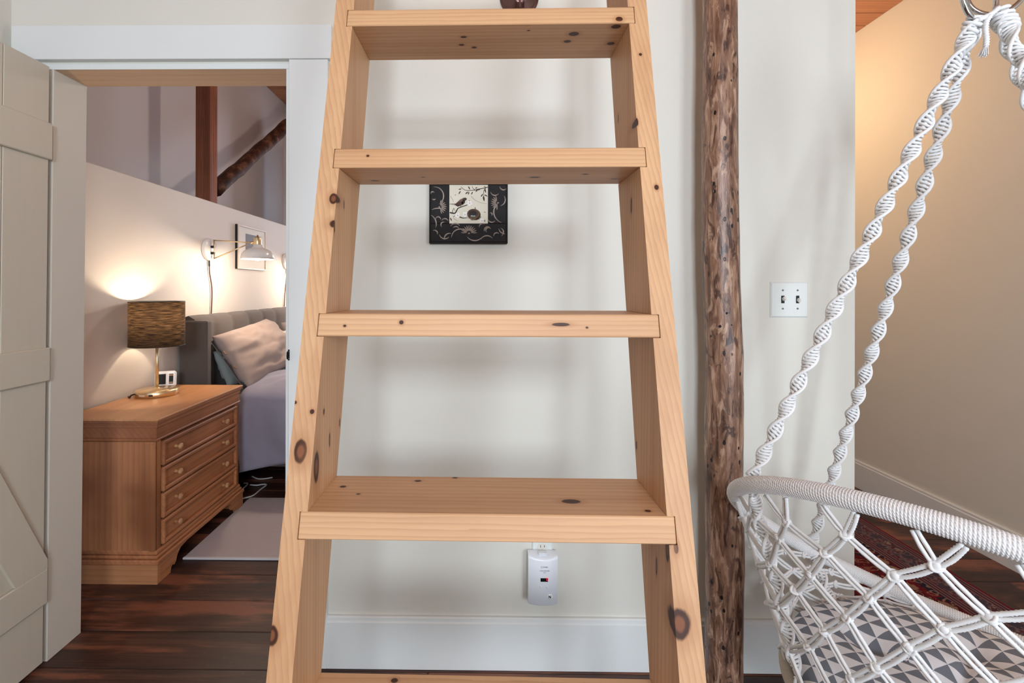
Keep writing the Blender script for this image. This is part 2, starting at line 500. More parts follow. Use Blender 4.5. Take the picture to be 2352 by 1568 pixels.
baseboard('baseboard_hall', (WEND, BACK+BTH), (WEND, 5.2), (1, 0))

# doorway trim
HZ0, HZ1 = at_y(400, 135, BACK-.022).z, at_y(400, 56.5, BACK-.022).z
hx0 = at_y(25, 90, BACK-.022).x
struct('trim_1', MB().box((hx0, BACK-.022, HZ0), (CX1+.012, BACK, HZ1), .0015), M_TRIM)
struct('trim_2', MB().box((DX1-.002, BACK-.019, 0), (CX1, BACK, HZ0-.0008), .0015), M_TRIM)
struct('trim_3', MB().box((hx0+.012, BACK-.019, 0), (DX0-.002, BACK, HZ0-.0008), .0015), M_TRIM)
LEAN = .0095                              # the old frame stands a little out of plumb
tr4 = struct('trim_4', MB().box((DX0-.018, BACK-.001, 0), (DX0+.030, BACK+BTH+.001, DZ-.012), .001), M_JAMB, (DX0, BACK, 0)); tr4.rotation_euler = (0, LEAN, 0)
struct('trim_5', MB().box((DX1-.018, BACK-.001, 0), (DX1, BACK+BTH+.001, DZ-.018), .001), M_TRIM)
jh = struct('trim_6', MB().box((DX0, BACK+.002, DZ-.018), (DX1, BACK+BTH+.001, DZ), .001), M_HEAD)
part(MB().box((DX0, BACK-.002, DZ-.018), (DX1, BACK+.0018, DZ), .0005), 'jamb_edge', M_TRIM, jh)
# small black keeper on the right casing
kp = at_y(667, 815, BACK-.02)
mk = plain('black_iron', (22, 20, 22), .45, .6)
mb = MB(); mb.box((kp.x-.008, BACK-.022, kp.z-.018), (kp.x-.003, BACK-.004, kp.z+.018), .001)
mb.tube([(kp.x-.006, BACK-.02, kp.z+.012), (kp.x-.004, BACK-.034, kp.z+.010), (kp.x-.003, BACK-.038, kp.z), (kp.x-.004, BACK-.034, kp.z-.010), (kp.x-.006, BACK-.02, kp.z-.012)], .003, 8)
tag(mb.build('latch_keeper', mk, None, kp), 'small black iron latch keeper on white door casing', 'latch')

# the window behind the camera
win = struct('window_1', MB().box((WIN[0], WALL_Y-.09, WIN[2]), (WIN[1], WALL_Y-.03, WIN[2]+.05)).box((WIN[0], WALL_Y-.09, WIN[3]-.05), (WIN[1], WALL_Y-.03, WIN[3]))
             .box((WIN[0], WALL_Y-.09, WIN[2]+.05), (WIN[0]+.05, WALL_Y-.03, WIN[3]-.05)).box((WIN[1]-.05, WALL_Y-.09, WIN[2]+.05), (WIN[1], WALL_Y-.03, WIN[3]-.05)), M_TRIM)
part(MB().box(((WIN[0]+WIN[1])/2-.02, WALL_Y-.08, WIN[2]+.05), ((WIN[0]+WIN[1])/2+.02, WALL_Y-.04, WIN[3]-.05)), 'mullion', M_TRIM, win)
ng = N('window_glass')
gl = ng.new('ShaderNodeBsdfGlossy', {'Roughness': .02}); tr = ng.new('ShaderNodeBsdfTransparent')
mx = ng.new('ShaderNodeMixShader', {0: .06}); ng.t.links.new(tr.outputs[0], mx.inputs[1]); ng.t.links.new(gl.outputs[0], mx.inputs[2]); ng.t.links.new(mx.outputs[0], ng.out.inputs[0])
M_GLASS = ng.m
gd = struct('added_glazed_door', MB().box((GD[0], WALL_Y-.09, GD[2]), (GD[0]+.07, WALL_Y-.04, GD[3])).box((GD[1]-.07, WALL_Y-.09, GD[2]), (GD[1], WALL_Y-.04, GD[3]))
            .box((GD[0]+.07, WALL_Y-.09, GD[2]), (GD[1]-.07, WALL_Y-.04, GD[2]+.10)).box((GD[0]+.07, WALL_Y-.09, GD[3]-.08), (GD[1]-.07, WALL_Y-.04, GD[3])), M_TRIM)  # added door frame, out of view, for the fill light behind it
part(MB().box((GD[0]+.07, WALL_Y-.067, GD[2]+.10), (GD[1]-.07, WALL_Y-.063, GD[3]-.08)), 'pane', M_GLASS, gd)
part(MB().box((BW[0]+.06, BED_Y+.058, BW[2]+.06), (BW[1]-.06, BED_Y+.062, BW[3]-.06)), 'pane', M_GLASS, WB2)
for s in (0, 1):
    xm = (WIN[0]+WIN[1])/2
    a, b = ((WIN[0]+.05, xm-.02), (xm+.02, WIN[1]-.05))[s]
    part(MB().box((a, WALL_Y-.064, WIN[2]+.05), (b, WALL_Y-.060, WIN[3]-.05)), 'pane', M_GLASS, win)

# ------------------------------------------------------------------ the open batten door against the left wall
dx = at_y(103, 1515, 1.600).x + .0035          # plane of its face
door = thing('door_1', 'cream painted plank door standing open at the left edge', None, (dx, 1.600, 0), (0, LEAN, 0), kind='structure')
S0 = 0.010
def dbox(s0, s1, z0, z1, t0, t1, bev=.003): return MB().box((dx+t0, 1.600-s1, z0), (dx+t1, 1.600-s0, z1), bev)
ed = [S0, .166, .318, .470, .622, .775]
for i in range(5): part(dbox(ed[i]+.0008, ed[i+1]-.0008, .012, 1.992, -.028, 0, .002), 'plank', M_DOOR, door)
TK = .011
tz1, tz0 = at_x(122, 289, dx+TK).z, at_x(122, 371, dx+TK).z
mz1, mz0 = at_x(119, 796, dx+TK).z, at_x(117, 872, dx+TK).z
lz1, lz0 = at_x(34, 1352, dx+TK).z, at_x(109, 1383, dx+TK).z
for (z0, z1) in ((tz0, tz1), (mz0, mz1), (lz0, lz1)):
    part(dbox(S0-.003, .775, z0, z1, .0003, TK), 'rail', M_DOOR, door)
def brace(poly):
    mb = MB(); mb.prism([(1.600-s, z) for (s, z) in poly], 'X', dx+.0003, dx+TK); return mb
p0 = at_x(34, 1352, dx+TK); p1 = at_x(0, 1300, dx+TK); p2 = at_x(108, 1283, dx+TK); p3 = at_x(0, 1085, dx+TK)
sl = (p1.z-p0.z)/(p0.y-p1.y); su = (p3.z-p2.z)/(p2.y-p3.y); sl = (sl+su)/2
s0 = 1.600-p0.y; s2 = max(S0, 1.600-p2.y)
zt = mz0-.001; lo = lz1+.001
polyb = [(s2, lo), (s0, lo), (s0+(zt-lo)/sl, zt), (s2+(zt-p2.z)/sl, zt), (s2, p2.z)]
part(brace(polyb), 'brace', M_DOOR, door)
part(brace([(.785-s, z) for (s, z) in polyb]), 'brace', M_DOOR, door)
# upper braces between the top and the middle rail, out of the frame to the left
polyu = [(.42, mz1+.001), (.53, mz1+.001), (.765, tz0-.14), (.765, tz0-.001), (.70, tz0-.001)]
part(brace(polyu), 'brace', M_DOOR, door)

# ------------------------------------------------------------------ the ladder
LXC, LD, LRZ, LS, LAT, RISE, LZ0 = 0.01583, 0.97416, -0.01108, 0.25318, 0.00668, 0.30658, 1.78906
TD, TT, TW, INS, ST = 0.148, 0.038, 0.581, 0.0115, 0.038
_c, _s = cos(LRZ), sin(LRZ)
_x0, _y0 = -LAT*LZ0, -LS*LZ0
lad = thing('loft_ladder', 'tall honey coloured pine ladder with flat treads leaning in front of the wall', 'ladder',
            (LXC+_c*_x0-_s*_y0, LD+_s*_x0+_c*_y0, 0), (0, 0, LRZ))
LM = Matrix.Translation(lad.location) @ Matrix.Rotation(LRZ, 4, 'Z'); LMi = LM.inverted()
def lad_front(px, py):
    """point of the ladder's sloping front plane (local) seen at a photo point"""
    o = LMi @ EYEP; d = LMi.to_3x3() @ ray(px, py)
    n = Vector((0, 1, -LS)); return o + d*(-(n.dot(o))/n.dot(d))
def lad_inner(px, py, side):
    o = LMi @ EYEP; d = LMi.to_3x3() @ ray(px, py)
    n = Vector((1, 0, -LAT)); k = side*(TW/2-INS); return o + d*((k-n.dot(o))/n.dot(d))
def lad_z(px, py, z):
    o = LMi @ EYEP; d = LMi.to_3x3() @ ray(px, py); return o + d*((z-o.z)/d.z)
def sbox(mb, x0, x1, y0, y1, z0, z1, bev=0.0):
    t = MB(); t.box((x0, y0, z0), (x1, y1, z1), bev)
    return mb.add([(p[0]+LAT*p[2], p[1]+LS*p[2], p[2]) for p in t.v], t.f)
TZ = [LZ0 - RISE*i for i in range(-3, 6)]
PL, PD = (212, 168, 126), (172, 120, 80)
def knot_front(px, py, r, st=1.6): return (lad_front(px, py)+Vector((0, .004, 0)), (r, .03, r*st))
stringer_knots = {
    -1: [knot_front(690, 1037, .0115, 1.7), knot_front(766, 456, .0085, 1.3), knot_front(625, 1460, .010, 1.5), knot_front(717, 945, .0042, 1),
         knot_front(678, 924, .003, 1), (lad_inner(727, 1072, -1), (.02, .014, .03)), (lad_inner(768, 520, -1), (.012, .004, .012)), (lad_inner(744, 945, -1), (.008, .004, .006)),
         (lad_inner(757, 1010, -1), (.008, .004, .014)), (lad_inner(780, 970, -1), (.01, .0035, .008)), (lad_inner(790, 470, -1), (.01, .003, .01))],
    1: [knot_front(1562, 1433, .017, 1.35), knot_front(1508, 430, .0045, 1.2), knot_front(1553, 1258, .004, 2.2), knot_front(1471, 125, .0035, 1), knot_front(1463, 280, .003, 3.0),
        (lad_inner(1450, 472, 1), (.01, .006, .018)), (lad_inner(1508, 1300, 1), (.01, .004, .016)), (lad_inner(1420, 272, 1), (.01, .003, .010)), (lad_inner(1533, 1262, 1), (.01, .008, .02)), (lad_inner(1462, 1022, 1), (.01, .004, .008))]}
for side in (-1, 1):
    m = wood('ladder_stringer_pine', PL, PD, 'Z', ring=40, seed=1.3+side*.6, knots=stringer_knots[side], rough=.5, contrast=.55, warp=2.2, stretch=26, blotch=.3)
    mb = MB(); out = side*(TW/2-INS+ST); inn = side*(TW/2-INS); notch = side*(TW/2+.0010)
    cuts = sorted([(z-.0008, z+TT+.0004) for z in TZ if z > .02])
    z = 0.0
    for (a, b) in cuts:
        sbox(mb, min(out, inn), max(out, inn), 0, TD, z, a); sbox(mb, min(out, notch), max(out, notch), 0, TD, a, b); z = b
    sbox(mb, min(out, inn), max(out, inn), 0, TD, z, CEIL-.001)
    o = bpy.data.objects.new('stringer', mb.mesh('stringer', m)); COL.objects.link(o); o.parent = lad
def tknots(z, pts):
    out = []
    for (px, py, where, r, st) in pts:
        if where == 'f': p = lad_front(px, py); s = (r*st, .02, r)
        elif where == 'u': p = lad_z(px, py, z); s = (r*st, r, .006)
        else: p = lad_z(px, py, z+TT); s = (r*st, r, .006)
        out.append((p - Vector((LAT*z, LS*z, z)), s))
    return out
TK_ = {LZ0: [(1422, 44, 'f', .006, 1.4), (1415, 61, 'u', .008, 1.3), (1403, 100, 'u', .007, 1.3), (1318, 78, 'u', .0085, 1.3), (1303, 95, 'u', .006, 1.4), (1065, 85, 'u', .0045, 1.6), (1060, 103, 'u', .0045, 1.4), (1089, 109, 'u', .0045, 1.3), (1214, 70, 'u', .0022, 1.5)],
       LZ0-RISE: [(845, 358, 'f', .0026, 1.3), (1228, 407, 'u', .006, 2.0), (861, 415, 'u', .004, 2.2), (1345, 400, 'u', .004, 1.6), (1412, 411, 'u', .004, 2.4), (972, 407, 'u', .003, 1.5)],
       LZ0-2*RISE: [(922, 740, 'f', .0038, 1.1), (792, 748, 'f', .0022, 1.3), (1288, 745, 'f', .0035, 5.0), (1348, 752, 'f', .002, 1.3)],
       LZ0-3*RISE: [(1312, 1151, 't', .0085, 1.9), (1488, 1173, 't', .004, 1.3), (788, 1117, 't', .0045, 1.3), (823, 1134, 't', .003, 1.3), (960, 1104, 't', .0045, 1.5), (1045, 1097, 't', .0035, 1.5)],
       LZ0-4*RISE: [(906, 1562, 't', .0055, 1.2)]}
for i, z in enumerate(TZ):
    if z < .02: continue
    kn = []
    for zz, pts in TK_.items():
        if abs(zz-z) < .01: kn = tknots(z, pts)
    m = wood('ladder_tread_pine', PL, PD, 'X', ring=38, seed=2.1*i+.4, knots=kn, rough=.5, contrast=.55, warp=3.4, stretch=18, blotch=.35)
    t = MB(); t.box((-TW/2, -.0007, 0), (TW/2, TD, TT), .0015)
    mb = MB(); mb.add([(p[0]+LAT*p[2], p[1]+LS*p[2], p[2]) for p in t.v], t.f)
    o = bpy.data.objects.new('tread', mb.mesh('tread', m)); COL.objects.link(o); o.parent = lad
    o.location = (LAT*z, LS*z, z)

# ------------------------------------------------------------------ the peeled log post
def log_mat():
    n = N('peeled_log'); p = n.obj()
    g = n.vmath('MULTIPLY', p, (1, 1, 0.13))
    st = n.noise(g, 60, 5, 0.62, 0.8)
    patch = n.noise(n.vmath('MULTIPLY', p, (1, 1, .30)), 40, 5, 0.62, 1.0)
    big = n.noise(n.vmath('MULTIPLY', p, (1, 1, .4)), 6, 3)
    col = n.ramp(st, [(0.28, rgba((62, 42, 34))), (0.5, rgba((132, 96, 76))), (0.70, rgba((188, 152, 126)))])
    col = n.mix(n.math('MULTIPLY', n.step(patch, 0.56, 0.66), 0.6), col, rgba((206, 172, 146)))
    col = n.mix(n.math('MULTIPLY', n.step(patch, 0.46, 0.37), 0.8), col, rgba((50, 26, 20)))
    col = n.mix(n.math('MULTIPLY', n.step(big, 0.56, 0.72), 0.5), col, rgba((60, 34, 30)))
    v = n.new('ShaderNodeTexVoronoi', {'Vector': n.vmath('MULTIPLY', p, (1, 1, .62)), 'Scale': 42.0})
    hole = n.math('MULTIPLY', n.math('SUBTRACT', 1.0, n.step(v.outputs['Distance'], .15, .21)), n.step(n.sep(v.outputs['Color'])[0], .66, .67))
    col = n.mix(hole, col, rgba((22, 12, 9)))
    v2 = n.new('ShaderNodeTexVoronoi', {'Vector': n.vmath('MULTIPLY', p, (1, 1, .45)), 'Scale': 11.0})
    k2 = n.math('MULTIPLY', n.math('SUBTRACT', 1.0, n.step(n.math('ADD', v2.outputs['Distance'], n.math('MULTIPLY', st, .1)), .12, .2)), n.step(n.sep(v2.outputs['Color'])[1], .78, .79))
    col = n.mix(n.math('MULTIPLY', k2, .8), col, rgba((44, 24, 18)))
    n.bump(n.math('ADD', n.math('ADD', st, patch), n.math('MULTIPLY', hole, -1.2)), 0.45, 0.004)
    return n.fin(col, 0.36, 0, 0.5)
M_LOG = log_mat()
PY = 1.512
tab = [(0, 1617, 1691), (120, 1616, 1691), (330, 1615, 1692), (500, 1612.6, 1692), (640, 1616, 1695), (740, 1620, 1700), (810, 1621, 1704), (900, 1621, 1703.5), (1100, 1621, 1704), (1300, 1621, 1705), (1568, 1622, 1704)]
def log_at(z):
    py = CY + (EYE-z)*F/PY
    py = max(0, min(1568, py))
    for (a, b) in zip(tab, tab[1:]):
        if a[0] <= py <= b[0]:
            t = (py-a[0])/(b[0]-a[0]); l = a[1]+(b[1]-a[1])*t; r = a[2]+(b[2]-a[2])*t
            A = at_y(l, py, PY).x; B = at_y(r, py, PY).x
            return (A+B)/2, (B-A)/2*.985
    return .75, .05
mb = MB(); rows = []
for i in range(170):
    z = CEIL*i/169; cx, r = log_at(z); rw = []
    for k in range(40):
        a = 2*pi*k/40
        d = noise.noise(Vector((cos(a)*1.2, sin(a)*1.2, z*3.2)))*.0035 + noise.noise(Vector((cos(a)*3.5, sin(a)*3.5, z*14)))*.0012
        rr = r + d; rw.append((cx+rr*cos(a), PY+rr*sin(a), z))
    rows.append(rw)
vs = [p for rw in rows for p in rw]; fs = []
for i in range(169):
    for k in range(40): fs.append((i*40+k, i*40+(k+1) % 40, (i+1)*40+(k+1) % 40, (i+1)*40+k))
fs.append(tuple(reversed(range(40)))); fs.append(tuple(169*40+k for k in range(40)))
mb.add(vs, fs, True)
o = mb.build('log_post', M_LOG, None, (log_at(0)[0], PY, 0))
tag(o, 'peeled brown log post with worm holes standing floor to ceiling beside the ladder', 'post')
# scratches, nails and the little scrape marks on it
mk_nail = plain('dark_nail', (40, 38, 52), .4, .8)
for (px, py) in ((1654, 749), (1679, 746), (1669, 719)):
    cx, r = log_at(at_y(px, py, PY-.05).z)
    q = at_y(px, py, PY-r*.95)
    mbn = MB(); mbn.ball(q, (.0042, .003, .0042), 10, 6)
    part(mbn, 'nail', mk_nail, o)

# ------------------------------------------------------------------ switch, outlet, alarm
M_PLATE = plain('white_plastic', (226, 230, 226), .32, 0, 0, 1, .5)
M_TOG = plain('ivory_plastic', (222, 219, 209), .35)
M_SLOT = plain('dark_slot', (18, 17, 16), .6)
M_SCREW = plain('nickel_screw', (170, 170, 168), .35, .9)
def plate(x0, x1, z0, z1, y=BACK, t=.0055, bev=.0045):
    mb = MB(); vs = [(x0, y, z0), (x1, y, z0), (x1, y, z1), (x0, y, z1), (x0, y-.0015, z0), (x1, y-.0015, z0), (x1, y-.0015, z1), (x0, y-.0015, z1),
        (x0+bev, y-t, z0+bev), (x1-bev, y-t, z0+bev), (x1-bev, y-t, z1-bev), (x0+bev, y-t, z1-bev)]
    fs = [(0, 1, 2, 3), (8, 11, 10, 9)]
    for k in range(4):
        j = (k+1) % 4; fs += [(k, j, j+4, k+4), (k+4, j+4, j+8, k+8)]
    mb.add(vs, fs); return mb
a = at_y(1769.5, 647, BACK-.003); b = at_y(1856, 729, BACK-.003)
sw = thing('light_switch', 'white double toggle light switch plate between log post and wall end', 'light switch', ((a.x+b.x)/2, BACK, (a.z+b.z)/2))
part(plate(a.x, b.x, b.z, a.z), 'cover_plate', M_PLATE, sw)
for i, (px, up) in enumerate(((1798, 1), (1832, 0))):
    c = at_y(px, 687.5, BACK-.0056)
    part(MB().box((c.x-.0052, BACK-.0064, c.z-.0125), (c.x+.0052, BACK-.0052, c.z+.0125)), 'slot', M_SLOT, sw)
    T = Matrix.Translation(Vector((c.x+.0008, BACK-.0058, c.z))) @ Matrix.Rotation(radians(-24 if up else 24), 4, 'X')
    part(MB().box((-.0042, -.013, -.0055), (.0042, 0, .0055), .0016, T), 'toggle', M_TOG, sw)
    for dz in (.0302, -.0302):
        T = Matrix.Translation(Vector((c.x, BACK-.0054, c.z+dz))) @ Matrix.Rotation(pi/2, 4, 'X')
        mbx = MB().lathe([(.0032, 0), (.0030, .0009), (0, .0013)], 14, T); mbx.cur = 1
        mbx.box((c.x-.0027, BACK-.00695, c.z+dz-.0004), (c.x+.0027, BACK-.0062, c.z+dz+.0004))
        part(mbx, 'screw', [M_SCREW, M_SLOT], sw)
c = at_y(1246, 1258, BACK-.0056)
ox = c.x; oz = c.z-.0195
out = thing('wall_outlet', 'white duplex wall outlet under the lower tread, half hidden by the alarm', 'outlet', (ox, BACK, oz))
part(plate(ox-.035, ox+.035, oz-.057, oz+.057), 'cover_plate', M_PLATE, out)
for s in (1, -1):
    zc = oz+.0195*s
    T = Matrix.Translation(Vector((ox, BACK-.0052, zc))) @ Matrix.Rotation(pi/2, 4, 'X')
    mb = MB(); pts = []
    for k in range(36):
        an = 2*pi*k/36; pts.append((ox+.0172*cos(an), zc+max(-.0143, min(.0143, .0172*sin(an)))))
    mb.prism(pts, 'Y', BACK-.0068, BACK-.005); part(mb, 'socket', M_TOG, out)
    part(MB().box((ox-.0071, BACK-.0072, zc+.0022), (ox-.0053, BACK-.0066, zc+.0102)).box((ox+.0053, BACK-.0072, zc+.0030), (ox+.0071, BACK-.0066, zc+.0096))
         .lathe([(.0024, 0), (.0024, .0012), (0, .0012)], 12, Matrix.Translation(Vector((ox, BACK-.0060, zc-.0068))) @ Matrix.Rotation(pi/2, 4, 'X')), 'slots', M_SLOT, out)
part(MB().lathe([(.003, 0), (.0028, .001), (0, .0013)], 12, Matrix.Translation(Vector((ox, BACK-.0054, oz))) @ Matrix.Rotation(pi/2, 4, 'X')), 'screw', M_SCREW, out)

# the plug-in alarm on the lower socket
AY = BACK-.0075; AD = .040; FY = AY-AD
a = at_y(1214, 1277, FY); b = at_y(1281.5, 1391, FY)
ax, az = (a.x+b.x)/2, (a.z+b.z)/2; AW, AH = (b.x-a.x)/2, (a.z-b.z)/2
al = thing('gas_alarm', 'white plug-in carbon monoxide alarm with red digit display on the outlet', 'alarm', (ax, AY, az))
M_AL = plain('alarm_white', (228, 231, 236), .3, 0, 0, 1, .5)
def afront(u):  # front bulge across the width, u in -1..1
    return AD - .007*u*u
mb = MB(); P = []
NU = 17
prof_u = [-1 + 2*i/(NU-1) for i in range(NU)]
def arow(z, top):
    r = []
    for u in prof_u: r.append((ax+u*AW, AY-afront(u)*top, z + (-.006*(1-u*u) if z > az+AH*.9 else (-.003*(1-u*u) if z < az-AH*.9 else 0))))
    return r
zs = [(az-AH, .90), (az-AH+.003, 1.0), (az+AH-.016, 1.0), (az+AH-.006, .94), (az+AH, .80)]
rowsA = [[(ax+u*AW, AY, az-AH) for u in prof_u]] + [arow(z, t) for z, t in zs] + [[(ax+u*AW, AY, az+AH) for u in prof_u]]
mb.grid(rowsA, smooth=True)
for sgn in (0, NU-1):   # sides
    mb.add([r[sgn] for r in rowsA], [tuple(range(len(rowsA)))])
mb.add([r for r in rowsA[0]] + [r for r in rowsA[-1]], [(0, NU-1, 2*NU-1, NU)])
part(mb, 'housing', M_AL, al)
part(MB().box((ax-.014, AY-.030, az+AH-.006), (ax+.014, AY-.010, az+AH+.004), .002), 'test_bar', M_AL, al)
def on_alarm(px, py, lift=.0003):
    p = at_y(px, py, FY+.001); u = (p.x-ax)/AW
    return Vector((p.x, AY-afront(u)-lift, p.z))
q = on_alarm(1250, 1331); dw, dh = .0176/2*1.0, .0085/2
dsp = part(MB().box((q.x-.0122*.98, q.y-.0012, q.z-.0056), (q.x+.0122*.98, q.y+.0015, q.z+.0056), .0006), 'display', plain('display_black', (8, 7, 9), .25), al)
nled = N('red_digit'); nled.fin(rgba((90, 0, 10)), .4); nled.set(nled.b, 'Emission Color', (1.0, .03, .08, 1)); nled.set(nled.b, 'Emission Strength', 1.3)
q2 = on_alarm(1257, 1329)
g = MB(); w, h, t = .0028, .0040, .0009
for bx in ((-w, -h, w, -h+t*1.3), (-w, h-t*1.3, w, h), (-w, -h, -w+t*1.2, h), (w-t*1.2, -h, w, h)):
    g.box((q2.x+bx[0], q.y-.0016, q2.z+bx[1]), (q2.x+bx[2], q.y-.0011, q2.z+bx[3]))
part(g, 'digit', nled.m, dsp, )
for px in (1242, 1257):
    q = on_alarm(px, 1347)
    T = Matrix.Translation(q+Vector((0, .0012, 0))) @ Matrix.Rotation(pi/2, 4, 'X')
    part(MB().lathe([(.0042, 0), (.0040, .0022), (.0030, .0028), (0, .0028)], 20, T), 'button', M_AL, al)
M_GREY = plain('grey_print', (150, 156, 166), .5); M_BLACK = plain('black_print', (10, 10, 14), .5)
def print_on(s, px, py, size, mat, bold=0.0, lift=.0009):
    q = on_alarm(px, py, lift)
    me = text_mesh(s, size, .0002, 'CENTER', bold); me.materials.append(mat)
    o = bpy.data.objects.new('lettering', me); COL.objects.link(o); o.parent = al
    o.location = q - al.location; o.rotation_euler = (pi/2, 0, 0)
print_on('Kidde', 1253, 1301.5, .0062, M_GREY, .0001); print_on('Carbon Monoxide', 1251, 1310, .0042, M_GREY, .0001, .0006); print_on('Alarm', 1251, 1314, .0034, M_GREY, .0001)
q = on_alarm(1244.5, 1301.5, .0006)
part(MB().tube([(q.x+.0026*cos(k*2*pi/20), q.y, q.z+.0028*sin(k*2*pi/20)) for k in range(20)], .0005, 6, closed=True), 'emblem', M_GREY, al)
q = on_alarm(1263, 1370.5, 0); T = Matrix.Translation(q) @ Matrix.Rotation(pi/2, 4, 'X')
part(MB().lathe([(.0090, -.0008), (.0090, .0007), (0, .0007)], 28, T), 'sticker', plain('sticker_white', (246, 246, 244), .4), al)
print_on('N', 1263, 1370.5, .0105, M_BLACK, .0005, .0010)

# ------------------------------------------------------------------ bird picture in an embossed black frame
PYF = BACK-.026
M_FRAME = N('blackened_metal'); _p = M_FRAME.obj()
_k = M_FRAME.noise(_p, 60, 4); M_REL = plain('worn_highlight_relief', (150, 138, 130), .35, .3); M_FRAME.bump(M_FRAME.noise(_p, 400, 3), .25, .001)  # relief paler than the frame: worn edges plus highlights put into the colour
M_FRAME = M_FRAME.fin(M_FRAME.mix(_k, rgba((7, 6, 7)), rgba((30, 24, 24))), .6, 0, .25)
fx0, fx1 = at_y(986.5, 500, PYF).x, at_y(1165.5, 500, PYF).x
fz0 = at_y(1076, 558.5, PYF).z; FS = fx1-fx0; fz1 = fz0+FS
def pic(zx, zy, lift=0.0):      # from the enlarged study (7.13 px per photo px, corner 960,380)
    p = at_y(960+zx/7.13, 380+zy/7.13, PYF); return Vector((p.x, PYF-lift, p.z))
cxs = pic(515, 0).x, pic(1148, 0).x; czs = pic(0, 948).z; cze = czs+(cxs[1]-cxs[0])*1.0
fr = thing('bird_picture', 'small bird print in a black embossed metal frame on the wall behind the ladder', 'picture', ((fx0+fx1)/2, BACK, fz0))
mb = MB()
for (a, b, c, d) in ((fx0, fx1, fz0, czs), (fx0, fx1, cze, fz1), (fx0, cxs[0], czs, cze), (cxs[1], fx1, czs, cze)):
    mb.box((a, PYF, c), (b, BACK-.0008, d), .0012)
R_ = .003
for (a, b, c, d) in ((fx0-.001, fx1+.001, fz0-.001, fz0+.006), (fx0-.001, fx1+.001, fz1-.006, fz1+.001), (fx0-.001, fx0+.005, fz0, fz1), (fx1-.005, fx1+.001, fz0, fz1)):
    mb.box((a, PYF-.002, c), (b, BACK-.0008, d), .002)
part(mb, 'frame', M_FRAME, fr)
em = MB()
def arc(cx, cy, r, a0, a1, w=13, ry=None, taper=True):
    pts = [pic(cx+r*cos(radians(a0+(a1-a0)*k/18)), cy-(ry or r)*sin(radians(a0+(a1-a0)*k/18)), -.0003) for k in range(19)]
    em.tube(pts, w/7.13/690*1.0, 7, rfun=(lambda t: .25+.75*sin(pi*min(1, max(0, t)))) if taper else None)
for A in ((270, 500, 150, -60, 95), (330, 930, 230, 62, 118), (130, 960, 170, -20, 62), (690, 1180, 140, 40, 180), (520, 1200, 90, 75, 190), (440, 1110, 90, 190, 320), (930, 1080, 150, 215, 320),
          (1130, 1270, 120, 40, 150), (1330, 560, 100, -80, 40), (1420, 760, 180, 120, 255), (1430, 1010, 110, 190, 270), (1330, 1090, 70, -60, 70), (610, 1040, 90, 35, 150), (620, 1060, 60, 35, 140), (1140, 1060, 55, 20, 200),
          (1150, 1060, 40, 60, 230), (1260, 420, 70, 190, 330), (1400, 340, 60, 180, 330), (330, 880, 40, -10, 180), (420, 970, 45, 70, 230), (440, 930, 60, 20, 150), (270, 1110, 50, -20, 120), (1290, 1150, 50, 40, 190), (1210, 870, 60, 190, 330),
          (1230, 560, 0.1, 0, 1), (1060, 1010, 60, 60, 180), (240, 460, 30, 30, 200), (260, 530, 30, 200, 340), (1190, 800, 25, -60, 120)):
    if A[2] > 1: arc(*A)
part(em, 'scrollwork', M_REL, fr)['kind'] = 'stuff'
def fan(cx, cy, a0, a1, n, r0, r1, name='flower'):
    f = MB()
    for ring in range(2):
        for k in range(n-ring):
            a = radians(a0+(a1-a0)*(k+.5*ring)/(n-1)); rr = (r0+r1)/2*(1 if ring == 0 else .62); L = (r1-r0)/2/7.13/690*(1 if ring == 0 else .7)
            c = pic(cx+rr*cos(a), cy-rr*sin(a), .0003)
            f.ball(c, (L, .0022, .0021), 8, 6, Matrix.Rotation(-a, 4, 'Y'))
    f.ball(pic(cx, cy), (.004, .002, .003), 8, 6)
    part(f, name, M_REL, fr)
fan(835, 1110, 5, 175, 11, 60, 135); fan(350, 680, -70, 75, 9, 50, 125); fan(1310, 610, 110, 260, 9, 50, 125)
fan(835, 50, 185, 355, 11, 60, 135)
# the print
cv = N('print_paper'); p_ = cv.obj()
cv.m = cv.fin(cv.mix(cv.noise(p_, 14, 4), rgba((206, 200, 178)), rgba((226, 220, 204))), .6)
canvas = part(MB().box((cxs[0], PYF+.002, czs), (cxs[1], BACK-.001, cze)), 'canvas', cv.m, fr)
def ink(c, nm): return plain(nm, c, .7)
INK = [ink((74, 52, 46), 'brown_ink'), ink((38, 28, 26), 'dark_ink'), ink((112, 80, 66), 'rust_ink'), ink((150, 142, 128), 'grey_ink'), ink((236, 232, 228), 'white_ink'), ink((92, 70, 44), 'nest_ink'), ink((140, 158, 164), 'egg_ink')]
def flat(mb, pts, layer, mi):
    mb.cur = mi; y = PYF+.002-.00012*layer
    P = [pic(*q) for q in pts]; n = len(P)
    mb.add([(p.x, y, p.z) for p in P] + [(p.x, y+.0001, p.z) for p in P], [tuple(range(n))] + [(i, (i+1) % n, (i+1) % n+n, i+n) for i in range(n)])
def ell(cx, cy, rx, ry, rot=0, n=18):
    a = radians(rot); return [(cx+rx*cos(t)*cos(a)-ry*sin(t)*sin(a), cy+rx*cos(t)*sin(a)+ry*sin(t)*cos(a)) for t in [2*pi*k/n for k in range(n)]]
def stroke(pts, w):
    L = []; R = []
    for i, (x, y) in enumerate(pts):
        x0, y0 = pts[max(0, i-1)]; x1, y1 = pts[min(len(pts)-1, i+1)]
        d = math.hypot(x1-x0, y1-y0) or 1; nx, ny = -(y1-y0)/d, (x1-x0)/d; ww = w*(1-.5*i/len(pts))
        L.append((x+nx*ww, y+ny*ww)); R.append((x-nx*ww, y-ny*ww))
    return L, R
